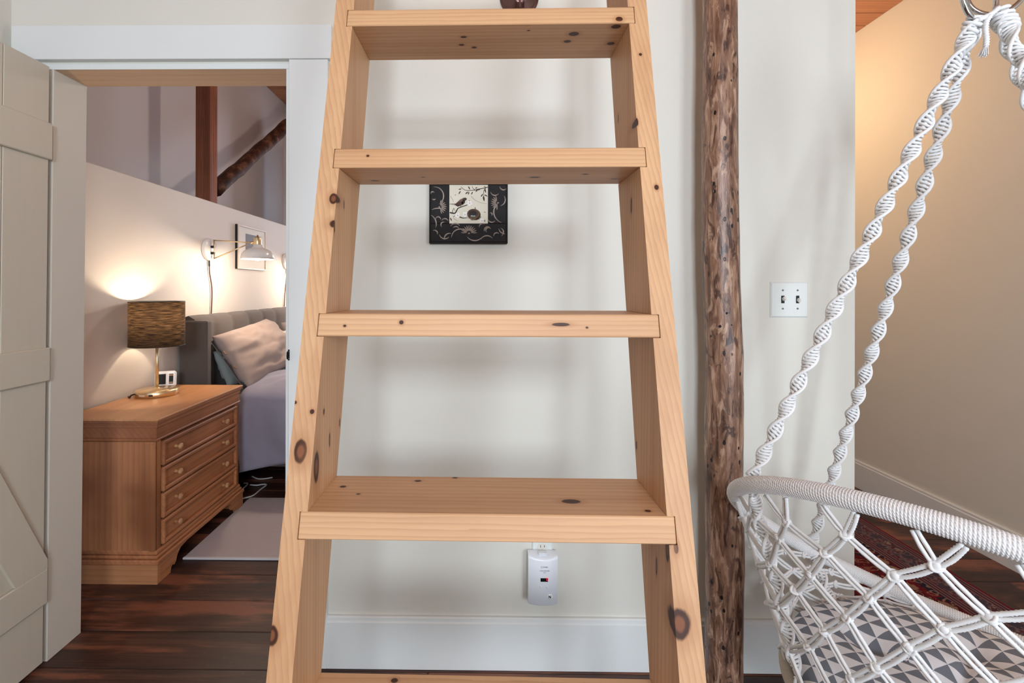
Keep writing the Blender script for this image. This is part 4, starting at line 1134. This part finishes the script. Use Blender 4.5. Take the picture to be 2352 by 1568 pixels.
# unseen globe lamp added to brighten the upper part of the bedroom
BPX, BPY, BPZ = -.15, 3.7, 2.55
bp = thing('unseen_pendant_lamp', 'unseen globe lamp added over the foot of the bed to brighten the bedroom', 'lamp', (BPX, BPY, BPZ))
part(MB().lathe([(.045, BCEIL-.02), (.045, BCEIL-.001), (0, BCEIL-.001)], 24, Matrix.Translation((BPX, BPY, 0))), 'canopy', M_BRASS, bp)
part(MB().tube([(BPX, BPY, BPZ+.12), (BPX, BPY, BCEIL-.018)], .003, 8), 'cord', M_BLACK, bp)
part(MB().lathe([(.024, .08), (.026, .12), (.01, .125)], 20, Matrix.Translation((BPX, BPY, BPZ))), 'socket', M_BRASS, bp)
part(MB().ball((BPX, BPY, BPZ), .085, 24, 14), 'globe', M_BULB, bp)
point_light('bedroom_pendant_fill', (BPX-.11, BPY, BPZ-.02), 17, (1.0, .88, .80), .08)  # fill light of the added globe

# framed print on the half wall
f0 = at_x(546, 514, HALF_X+.02); f1 = at_x(610, 622, HALF_X+.02)
fz1_b = at_x(546, 514, HALF_X+.02).z; fz0_b = at_x(548, 617, HALF_X+.02).z
fy0, fy1 = f0.y, f1.y
pf = thing('framed_print', 'white matted print in a slim frame behind the swing arm lamp', 'picture', (HALF_X, (fy0+fy1)/2, fz0_b))
part(MB().box((HALF_X+.001, fy0, fz0_b), (HALF_X+.018, fy1, fz1_b), .001), 'backing', plain('frame_side_black', (30, 26, 24), .4), pf)
part(MB().box((HALF_X+.0182, fy0+.002, fz0_b+.002), (HALF_X+.0195, fy1-.002, fz1_b-.002)), 'mat', plain('white_mat', (228, 222, 214), .6), pf)
i0 = at_x(564, 536, HALF_X+.02); i1 = at_x(599, 583, HALF_X+.02)
part(MB().box((HALF_X+.0196, i0.y, i1.z), (HALF_X+.0199, i1.y, i0.z)), 'print', plain('dark_photo', (84, 66, 56), .5), pf)
wf = plain('pale_wood_frame', (208, 190, 172), .4)
for (a, b, c, d) in ((fy0, fy0+.012, fz0_b, fz1_b), (fy1-.012, fy1, fz0_b, fz1_b), (fy0+.0121, fy1-.0121, fz0_b, fz0_b+.012), (fy0+.0121, fy1-.0121, fz1_b-.012, fz1_b)):
    part(MB().box((HALF_X+.0181, a, c), (HALF_X+.026, b, d), .001), 'frame_bar', wf, pf)

# old timbers behind the half wall
M_TIM = wood('old_timber', (160, 94, 58), (96, 50, 30), 'Z', ring=24, seed=3.3, auto=2.2, blotch=.5, rough=.6)
t0 = at_y(448.5, 330, 3.5); t1_ = at_y(482.5, 330, 3.5)
tp = MB().box((t0.x, 3.5, 0), (t1_.x, 3.6, BCEIL), .004).build('timber_post', M_TIM, None, ((t0.x+t1_.x)/2, 3.55, 0))
tag(tp, 'square brown timber post rising behind the bedroom half wall', 'post')
XB = (t0.x+t1_.x)/2+.012
ba = at_x(494, 437, XB); bb = at_x(720, 232, XB)
nk = N('bark_timber'); pk = nk.obj()
k1 = nk.noise(nk.vmath('MULTIPLY', pk, (1, .35, .5)), 22, 5, .6)
nk.bump(k1, .5, .006)
M_BRK = nk.fin(nk.ramp(k1, [(.3, rgba((30, 16, 12))), (.5, rgba((70, 40, 28))), (.68, rgba((128, 88, 66)))]), .65, 0, .3)
mb = MB(); pts = [ba.lerp(bb, k/24) for k in range(25)]
mb.tube([p+Vector((noise.noise(p*3)*.012, noise.noise(p*4+Vector((5, 0, 0)))*.02, noise.noise(p*4)*.02)) for p in pts], .056, 12, rfun=lambda t: 1+.10*noise.noise(Vector((t*5, 3, 1))))
o = mb.build('log_brace', M_BRK, None, ba); tag(o, 'dark slanting log brace running up from the timber post', 'beam')

# ------------------------------------------------------------------ hall: pendant lamp round the corner, patterned runner
HLX, HLY, HLZ = 1.72, 3.15, 2.56
hl = thing('unseen_pendant_lamp', 'small globe pendant lamp hanging in the hall round the wall end', 'lamp', (HLX, HLY, HLZ))
part(MB().lathe([(.045, CEIL-.02), (.045, CEIL-.001), (0, CEIL-.001)], 24, Matrix.Translation((HLX, HLY, 0))), 'canopy', M_BRASS, hl)
part(MB().tube([(HLX, HLY, HLZ+.10), (HLX, HLY, CEIL-.018)], .003, 8), 'cord', M_BLACK, hl)
part(MB().lathe([(.022, .06), (.024, .10), (.01, .105)], 20, Matrix.Translation((HLX, HLY, HLZ))), 'socket', M_BRASS, hl)
part(MB().ball((HLX, HLY, HLZ), .065, 24, 14), 'globe', M_BULB, hl)
point_light('pendant_bulb', (HLX, HLY, HLZ-.085), 17, (1.0, .64, .32), .06)

def runner_mat(hw, hl_):
    n = N('patterned_wool_runner'); p = n.obj(); x, y, z = n.sep(p)
    ax_ = n.math('ABSOLUTE', x); ex = n.math('SUBTRACT', hw, ax_); ey = n.math('SUBTRACT', hl_, n.math('ABSOLUTE', y))
    e = n.math('MINIMUM', ex, ey)
    # mirrored repeat so motifs sit in pairs along the length
    py_ = n.math('PINGPONG', y, .16)
    q = n.comb(ax_, py_, 0.0)
    wob = n.noisec(q, 16, 3)
    q2 = n.vmath('ADD', q, n.vmath('MULTIPLY', n.vmath('SUBTRACT', wob, (.5, .5, .5)), (.05, .05, 0)))
    v1 = n.new('ShaderNodeTexVoronoi', {'Vector': q2, 'Scale': 27.0}); v2 = n.new('ShaderNodeTexVoronoi', {'Vector': q2, 'Scale': 62.0}, feature='SMOOTH_F1')
    pick = n.sep(v1.outputs['Color'])[0]; pick2 = n.sep(v2.outputs['Color'])[1]
    field = n.ramp(pick, [(0, rgba((112, 24, 34))), (.30, rgba((84, 20, 28))), (.48, rgba((38, 36, 56))), (.74, rgba((150, 116, 96))), (.86, rgba((120, 30, 38)))], 'CONSTANT')
    ring_ = n.math('MULTIPLY', n.step(v1.outputs['Distance'], .30, .34), n.math('SUBTRACT', 1.0, n.step(v1.outputs['Distance'], .42, .46)))
    field = n.mix(n.math('MULTIPLY', ring_, .8), field, rgba((166, 130, 108)))
    dots = n.math('SUBTRACT', 1.0, n.step(v2.outputs['Distance'], .14, .22))
    field = n.mix(n.math('MULTIPLY', dots, .8), field, n.ramp(pick2, [(0, rgba((44, 42, 66))), (.4, rgba((168, 134, 112))), (.7, rgba((96, 86, 70))), (.85, rgba((128, 28, 38)))], 'CONSTANT'))
    border = n.ramp(pick2, [(0, rgba((64, 58, 76))), (.3, rgba((130, 104, 100))), (.5, rgba((104, 26, 36))), (.68, rgba((52, 50, 74))), (.85, rgba((176, 146, 124)))], 'CONSTANT')
    border = n.mix(n.math('MULTIPLY', n.math('SUBTRACT', 1.0, n.step(v1.outputs['Distance'], .18, .24)), .85), border, rgba((172, 132, 112)))
    border = n.mix(.35, border, rgba((92, 80, 90)))
    lines = n.ramp(n.math('FRACT', n.math('MULTIPLY', e, 62.0)), [(0, rgba((136, 116, 112))), (.33, rgba((60, 54, 70))), (.66, rgba((110, 32, 42)))], 'CONSTANT')
    inb = n.math('MULTIPLY', n.math('GREATER_THAN', e, .055), n.math('LESS_THAN', e, .155))
    inf = n.math('GREATER_THAN', e, .20)
    col = n.mix(inb, lines, border); col = n.mix(inf, col, field)
    col = n.mix(n.math('LESS_THAN', e, .010), col, rgba((128, 26, 40)))
    streak = n.noise(n.vmath('MULTIPLY', p, (14, 70, 1)), 6, 3)
    col = n.mix(n.math('MULTIPLY', streak, .4), col, rgba((58, 40, 42)))
    n.bump(n.noise(p, 420, 3), .6, .004)
    return n.fin(col, .95, 0, .08)
RX0, RX1, RY0, RY1 = 1.18, 2.085, -.25, 2.76
ru = MB().box((RX0, RY0, .0005), (RX1, RY1, .008), .003).build('hall_runner', runner_mat((RX1-RX0)/2, (RY1-RY0)/2), None, ((RX0+RX1)/2, (RY0+RY1)/2, .004))
tag(ru, 'worn red and navy oriental runner on the dark floor under the hanging chair', 'rug')

# ------------------------------------------------------------------ hanging macrame chair
cA = Vector((1.043, 1.0545, .6155)); RA = .4503; nA = Vector((.45076, .33924, .82567))
cB = Vector((1.04, 1.06, .330)); RB = .318
def A_(ph):
    c, s = cos(radians(ph)), sin(radians(ph)); w = Vector((c, s, -(c*nA.x+s*nA.y)/nA.z)); w.normalize(); return cA+w*RA
def B_(ph): return cB + Vector((cos(radians(ph)), sin(radians(ph)), 0))*RB
def S_(ph, t): return A_(ph)*(1-t)+B_(ph)*t
def set_uv(o, uvs):
    me = o.data; l = me.uv_layers.new(name='UVMap')
    buf = []
    for lp in me.loops: buf += list(uvs[lp.vertex_index])
    l.data.foreach_set('uv', buf)
def rope_mat(name, c, k):
    n = N(name); uv = n.uv(); u, v, _z = n.sep(uv)
    turn = n.math('FLOOR', n.math('ADD', u, n.math('MULTIPLY', v, .15915)))
    lay = n.math('SINE', n.math('ADD', n.math('ADD', n.math('MULTIPLY', u, k[0]), n.math('MULTIPLY', v, k[1])), n.math('MULTIPLY', turn, 2.4)))
    f_ = n.noise(n.obj(), 900, 3, .6)
    h = n.math('ADD', n.math('MULTIPLY', lay, .28), n.math('MULTIPLY', f_, .4))
    col = n.mix(n.step(lay, -.3, -1.0), rgba(c), rgba(tuple(v_*.86 for v_ in c)))
    col = n.mix(n.math('MULTIPLY', n.noise(n.obj(), 9, 3), .2), col, rgba(tuple(v_*.86 for v_ in c)))
    n.bump(h, .6, .0012)
    return n.fin(col, .88, 0, .15, **{'Sheen Weight': .25})
M_WRAP = rope_mat('wrapped_cotton_rope', (246, 245, 245), (6.2832, 20.0))
M_ROPE = fabric('cotton_rope', (246, 245, 243), 1200, bump=.35, c2=(222, 220, 222))
M_BEIGE = fabric('natural_cotton_rope', (206, 194, 176), 1200, bump=.35)
chair = thing('hanging_chair', 'white macrame rope swing chair hanging from steel rings beside the log post', 'hanging chair', (1.04, 1.06, .31))
def wrapped_ring(fn, tang_n, L, r, pitch, nseg, name, mat, k=18):
    rows_ = []; uvs = []; turns = round(L/pitch)
    for i in range(nseg):
        ph = 360*i/nseg; P = fn(ph); T = (fn(ph+.2)-fn(ph-.2)).normalized(); Bn = tang_n; R_ = T.cross(Bn).normalized(); Bn = R_.cross(T)
        row_ = []
        for j in range(k+1):
            a = 2*pi*j/k; fr_ = (turns*i/nseg + j/k) % 1.0
            rr = r - .0022 + .0022*sqrt(max(0, 1-(2*fr_-1)**2))
            row_.append(P+(R_*cos(a)+Bn*sin(a))*rr); uvs.append((turns*i/nseg, a))
        rows_.append(row_)
    mb = MB(); vs = [p for r_ in rows_ for p in r_]; fs = []
    for i in range(nseg):
        i2 = (i+1) % nseg
        for j in range(k): fs.append((i*(k+1)+j, i*(k+1)+j+1, i2*(k+1)+j+1, i2*(k+1)+j))
    mb.add(vs, fs, True); o = part(mb, name, mat, chair); set_uv(o, uvs); return o
wrapped_ring(A_, nA, 2*pi*RA, .0196, .0060, 2820, 'back_hoop', M_WRAP)
wrapped_ring(B_, Vector((0, 0, 1)), 2*pi*RB, .016, .0065, 1500, 'seat_hoop', M_BEIGE, 14)

# twisted macrame ropes: a flat sinnet of half knots turning on itself
def sinnet(pts, w, half, name='suspension_rope', r=.0031, a0=0.0, mat=None, step=.0080):
    pts = [Vector(p) for p in pts]; seg = [0]
    for a, b in zip(pts, pts[1:]): seg.append(seg[-1]+(b-a).length)
    L = seg[-1]
    def at(s):
        s = max(0, min(L, s))
        for i in range(len(pts)-1):
            if s <= seg[i+1] or i == len(pts)-2:
                d = pts[i+1]-pts[i]; return pts[i]+d*((s-seg[i])/max(1e-9, d.length)), d.normalized()
    mb = MB(); e1 = []; e2 = []; s = 0.0
    ref = Vector((0, -1, 0))
    while s <= L:
        P, T = at(s); U = (ref-T*ref.dot(T)).normalized(); V = T.cross(U); a = a0+pi*s/half
        D = U*cos(a)+V*sin(a); E = T.cross(D)
        ww = w*.5
        e1.append(P+D*ww); e2.append(P-D*ww)
        loop = []
        for q in range(10):
            t = 2*pi*q/10; loop.append(P+D*(ww*.92*cos(t))+E*(.0052*sin(t))+T*(.0035*cos(t)))
        mb.tube(loop, r, 5, closed=True)
        s += step
    mb.tube(e1, r*1.25, 6); mb.tube(e2, r*1.25, 6)
    mb.tube([at(L*k/12)[0] for k in range(13)], .0045, 6)
    return part(mb, name, mat or M_ROPE, chair)
HY = 1.03
h1 = at_y(2238, 52, HY); h2 = at_y(2302, 34, HY)
sinnet([h1, A_(166)+Vector((0, 0, .012))], .025, .062, a0=.4)
sinnet([h1+Vector((.012, .012, 0)), A_(96)+Vector((0, 0, .010))], .025, .062, a0=1.2)
sinnet([h2, A_(268)+Vector((0, 0, .012))], .025, .062, a0=.2)
sinnet([h2+Vector((.006, .014, .004)), A_(338)+Vector((0, 0, .012))], .025, .062, a0=1.9)
# the same sinnets go on down the sides of the basket
def surf(pts): return [S_(p, t)+ (S_(p, t)-Vector((1.04, 1.06, S_(p, t).z))).normalized()*-.006 for p, t in pts]
sinnet(surf([(165, .05), (163.6, .172), (167.6, .386), (167.9, .589), (168.5, .798), (172, .93), (172, 1.0)]), .024, .058, 'side_sinnet', a0=.9)
for ph in (96, 268, 338): sinnet(surf([(ph, .05), (ph, .5), (ph, 1.0)]), .022, .05, 'side_sinnet', a0=ph)

# open net between the two hoops
TJ = [.045, .145, .235, .34, .45, .57, .675, .80, .92]
OV = {(1, 0): (180.5, .155), (1, 1): (199.9, .135), (1, 2): (220.2, .138), (2, -1): (175.7, .242), (2, 0): (193.6, .231), (2, 1): (211.5, .222), (2, 2): (230, .24),
      (3, -1): (167.8, .386), (3, 0): (187.3, .349), (3, 1): (205.1, .335), (3, 2): (221.7, .337), (4, -1): (180.6, .449), (4, 0): (198.6, .448), (4, 1): (214.4, .45),
      (5, -1): (167.9, .589), (5, 0): (190.9, .553), (5, 1): (206.5, .575), (6, -1): (183.3, .671), (6, 0): (199, .681), (7, -1): (168.5, .798)}
def wrapi(i): return (i+1) % 18 - 1
def node(j, i):
    i = wrapi(i)
    if (j, i) in OV: return OV[(j, i)]
    ph = (180.4 if j % 2 else 190.4)+20*i; t = TJ[j]
    if j and 160 < ph < 245: ph += (j-1)*2.4*max(0, 1-(ph-185)/60) if ph > 185 else (j-1)*2.4*(ph-160)/25
    return ph, t
RIM = {(0, 0): (172.6, 181.4), (0, 1): (193.6, 202.8), (0, 2): (215.9, 225.3)}
def rim(i):
    i = wrapi(i); return RIM.get((0, i), (180.4+20*i-6, 180.4+20*i+4))
knot_pts = {}
def P3(ph, t): return S_(ph, t)
def pair(nodes, name, lobes):
    pts = [P3(*q) for q in nodes]
    # unwrap angles across 360
    for side in (-1, 1):
        pass
    mb = MB()
    for side in (-1, 1):
        path = []
        for k in range(len(pts)-1):
            a, b = pts[k], pts[k+1]; d = (b-a)
            if d.length < 1e-6: continue
            out_ = ((a+b)/2-Vector((1.04, 1.06, (a.z+b.z)/2))).normalized(); lat = d.normalized().cross(out_).normalized()
            m = max(4, int(d.length/(.0026 if lobes else .008)))
            for q in range(m):
                t = q/m; off = .0034+.0012*sin(pi*t)
                path.append(a+d*t+lat*(side*off)+Vector((0, 0, -.0025*sin(pi*t))))
        path.append(pts[-1])
        if lobes: mb.tube(path, .0037, 9, lobes=3, depth=.19, pitch=.018)
        else: mb.tube(path, .0035, 7, lobes=2, depth=.07, pitch=.05)
    return part(mb, name, M_ROPE, chair)
for i in range(-1, 17):
    # lines falling to the right (smooth cord) and lines falling to the left (laid cord)
    nd = [(rim(i)[0], TJ[0])]; j, c = 1, i
    while j <= 8:
        nd.append(node(j, c))
        if j % 2: j += 1
        else: j += 1; c += 1
    nd.append((nd[-1][0]+4, .99))
    fix = [nd[0]]
    for q in nd[1:]:
        a = q[0]
        while a - fix[-1][0] > 180: a -= 360
        while a - fix[-1][0] < -180: a += 360
        fix.append((a, q[1]))
    pair(fix, 'net_cord', 0)
    if 4 < i < 16: continue
    nd = [(rim(i)[1], TJ[0])]; j, c = 1, i
    while j <= 8:
        nd.append(node(j, c))
        if j % 2: j += 1; c -= 1
        else: j += 1
    nd.append((nd[-1][0]-4, .99))
    fix = [nd[0]]
    for q in nd[1:]:
        a = q[0]
        while a - fix[-1][0] > 180: a -= 360
        while a - fix[-1][0] < -180: a += 360
        fix.append((a, q[1]))
    pair(fix, 'net_cord', 1)
kb = MB(); kb.ball((0, 0, 0), (.0085, .0066, .0085), 10, 7)
kb.tube([(.0088*cos(2*pi*q/14), .0046*sin(2*pi*q/14)*1.35, .0062*sin(2*pi*q/14)+.002*cos(2*pi*q/7)) for q in range(14)], .0030, 6, closed=True)
kb.tube([(.0062*sin(2*pi*q/14), .0062*sin(2*pi*q/14)*.6+.002, .0088*cos(2*pi*q/14)) for q in range(14)], .0030, 6, closed=True)
knot_me = kb.mesh('knot', M_ROPE)
hitch_me = MB().tube([(0, .0196*cos(2*pi*q/20), .0196*sin(2*pi*q/20)) for q in range(20)], .0024, 7, closed=True).mesh('hitch', M_ROPE)
CL = Vector(chair.location)
for i in range(-1, 17):
    for j in range(1, 9):
        p = P3(*node(j, i)); o = bpy.data.objects.new('knot', knot_me); COL.objects.link(o); o.parent = chair; o.location = p-CL
        o.rotation_euler = (.3*((i*7+j*3) % 5-2), .4*((i*5+j) % 4-1.5), atan2(p.y-1.06, p.x-1.04)+pi/2)
    for ph in ():
        o = bpy.data.objects.new('hitch', hitch_me); COL.objects.link(o); o.parent = chair; P = A_(ph); o.location = P-CL
        T = (A_(ph+.3)-A_(ph-.3)).normalized(); o.rotation_mode = 'QUATERNION'; o.rotation_quaternion = T.to_track_quat('X', 'Z')
# seat of crossed cords inside the seat hoop
for k in range(-4, 5):
    w_ = sqrt(RB*RB-(k*.07)**2)
    for ax2 in (0, 1):
        a, b = ((k*.07, -w_), (k*.07, w_)) if ax2 else ((-w_, k*.07), (w_, k*.07))
        mbs = MB().tube([(cB.x+a[0]+(b[0]-a[0])*q/8, cB.y+a[1]+(b[1]-a[1])*q/8, cB.z-.012-.03*(1-(2*q/8-1)**2)*(1-(k/5)**2)-.004*ax2) for q in range(9)], .005, 7)
        part(mbs, 'seat_cord', M_ROPE, chair)
# steel rings, hitches round them, the loose tail
M_STEEL = plain('polished_steel', (200, 202, 204), .12, 1.0)
for (px, py, tw) in ((2250, -3, .25), (2287, -20, -.30)):
    c = at_y(px, py, HY); T = Matrix.Translation(c) @ Matrix.Rotation(tw, 4, 'Z') @ Matrix.Rotation(pi/2, 4, 'X')
    pts = [T @ Vector((.0485*cos(2*pi*q/48), .0485*sin(2*pi*q/48), 0)) for q in range(48)]
    part(MB().tube(pts, .0050, 12, closed=True), 'steel_ring', M_STEEL, chair)
def hitchwrap(p, q, n, r, name):
    mb = MB(); p = Vector(p); q = Vector(q); d = q-p; T = d.normalized(); U = T.cross(Vector((0, -1, .1))).normalized(); V = T.cross(U)
    for k in range(n):
        c = p+d*(k/(n-1)); s = 1+.18*sin(pi*k/(n-1))
        mb.tube([c+U*(r*s*cos(2*pi*a/14))+V*(r*.7*s*sin(2*pi*a/14))+T*(.003*cos(2*pi*a/14+k)) for a in range(14)], .0040, 6, closed=True)
    mb.tube([p, q], r*.62, 8)
    return part(mb, name, M_ROPE, chair)
d1 = (A_(150)-h1).normalized(); d2 = (A_(290)-h2).normalized()
hitchwrap(h1-d1*.008, h1+d1*.016, 3, .0145, 'gathering_knot'); hitchwrap(h2-d2*.010, h2+d2*.034, 5, .0165, 'gathering_knot')
part(MB().tube(smooth_path([at_y(x, y, HY-.012) for x, y in ((2246, 46), (2262, 40), (2280, 30), (2294, 18))], 6), .0048, 9, lobes=3, depth=.2, pitch=.016), 'binding_cord', M_ROPE, chair)
tl_ = [at_y(x, y, HY-.015) for x, y in ((2275, 36), (2266, 50), (2264, 70), (2266, 90), (2265, 106))]
mbt = MB().tube(smooth_path(tl_, 12), .0046, 9, lobes=3, depth=.2, pitch=.016)
fp = at_y(2265, 104, HY-.015)
for k in range(16): mbt.tube([fp+Vector(((k % 4-1.5)*.0012, (k//4-1.5)*.0012, 0)), fp+Vector(((k % 4-2.6)*.0034, (k//4-1.5)*.002, -.012)), fp+Vector(((k % 4-3.2)*.0042, (k//4-1.5)*.003, -.021-.002*(k % 3)))], .0010, 4)
part(mbt, 'loose_tail', M_ROPE, chair)
top = at_y(2268, -50, HY)
part(MB().tube([(top.x, HY, top.z+.01), (top.x, HY, CEIL-.03)], .006, 10), 'hanger_rod', M_STEEL, chair)
part(MB().tube([(top.x+.02*sin(2*pi*q/20), HY, top.z-.008+.02*cos(2*pi*q/20)) for q in range(16)], .005, 8), 'hook', M_STEEL, chair)
part(MB().lathe([(.03, CEIL-.03), (.03, CEIL-.001), (0, CEIL-.001)], 20, Matrix.Translation((top.x, HY, 0))), 'ceiling_plate', M_STEEL, chair)

# round tufted cushion with triangles
def tri_mat():
    n = N('triangle_print_cotton'); u, v, _z = n.sep(n.uv())
    a0_ = radians(-47)
    x = n.math('SUBTRACT', n.math('MULTIPLY', u, cos(a0_)), n.math('MULTIPLY', v, sin(a0_))); x = n.math('ADD', n.math('MULTIPLY', u, cos(a0_)), n.math('MULTIPLY', v, sin(a0_)))
    y = n.math('SUBTRACT', n.math('MULTIPLY', v, cos(a0_)), n.math('MULTIPLY', u, sin(a0_)))
    S1, H1 = .0420, .0380
    yy = n.math('DIVIDE', n.math('ADD', y, 5.0), H1); xx = n.math('DIVIDE', n.math('ADD', x, 5.0), S1)
    a = n.math('SUBTRACT', xx, n.math('MULTIPLY', yy, .5))
    s = n.math('ADD', n.math('FRACT', a), n.math('FRACT', yy))
    dark = n.math('LESS_THAN', s, .985)
    wv = n.noise(n.obj(), 1500, 2)
    col = n.mix(dark, rgba((240, 239, 242)), rgba((118, 124, 134)))
    col = n.mix(n.math('MULTIPLY', wv, .25), col, rgba((150, 150, 156)))
    n.bump(wv, .15, .001)
    return n.fin(col, .9, 0, .1)
cc = Vector((1.04, 1.06, .318)); CR = .318; TH = .095
tuft = [(0, 0)]+[(.16*cos(radians(37+90*k)), .16*sin(radians(37+90*k))) for k in range(4)]
NR, NA = 44, 96
mb = MB(); rows_ = []; uvs = []
prof = []; s_ = 0; last = None
for i in range(NR*2):
    t = i/(NR*2-1); a = pi/2 - pi*t           # from the top centre over the rim to the bottom centre
    r = CR*abs(cos(a))**.55 if t not in (0, 1) else 0.0; z = TH*.5*(1 if a > 0 else -1)*abs(sin(a))**.8
    if last: s_ += math.hypot(r-last[0], z-last[1])
    last = (r, z); prof.append((r, z, s_))
for (r, z, s_) in prof:
    row_ = []
    for k in range(NA):
        a = 2*pi*k/NA; x, y = r*cos(a), r*sin(a); zz = z
        if z > -.02:
            for (tx, ty) in tuft: zz -= .030*math.exp(-((x-tx)**2+(y-ty)**2)/.0022)
            # pinched creases run outward from the tufts
            for q in range(4):
                ca = radians(37+90*q); l = x*cos(ca)+y*sin(ca); d = abs(-x*sin(ca)+y*cos(ca))
                if l > 0: zz -= .013*math.exp(-(d/.012)**2)*max(0, 1-(l/CR)**4)
            zz += .006*noise.noise(Vector((x*9, y*9, 1)))
        row_.append((cc.x+x, cc.y+y, cc.z+TH*.5+zz)); uvs.append((s_*cos(a), s_*sin(a)))
    rows_.append(row_)
vs = [p for r_ in rows_ for p in r_]; fs = []
for i in range(len(rows_)-1):
    for k in range(NA): fs.append((i*NA+k, i*NA+(k+1) % NA, (i+1)*NA+(k+1) % NA, (i+1)*NA+k))
mb.add(vs, fs, True)
cu = mb.build('seat_cushion', tri_mat(), None, (cc.x, cc.y, cc.z)); set_uv(cu, uvs)
tag(cu, 'round tufted cushion printed with grey and white triangles in the hanging chair', 'cushion')
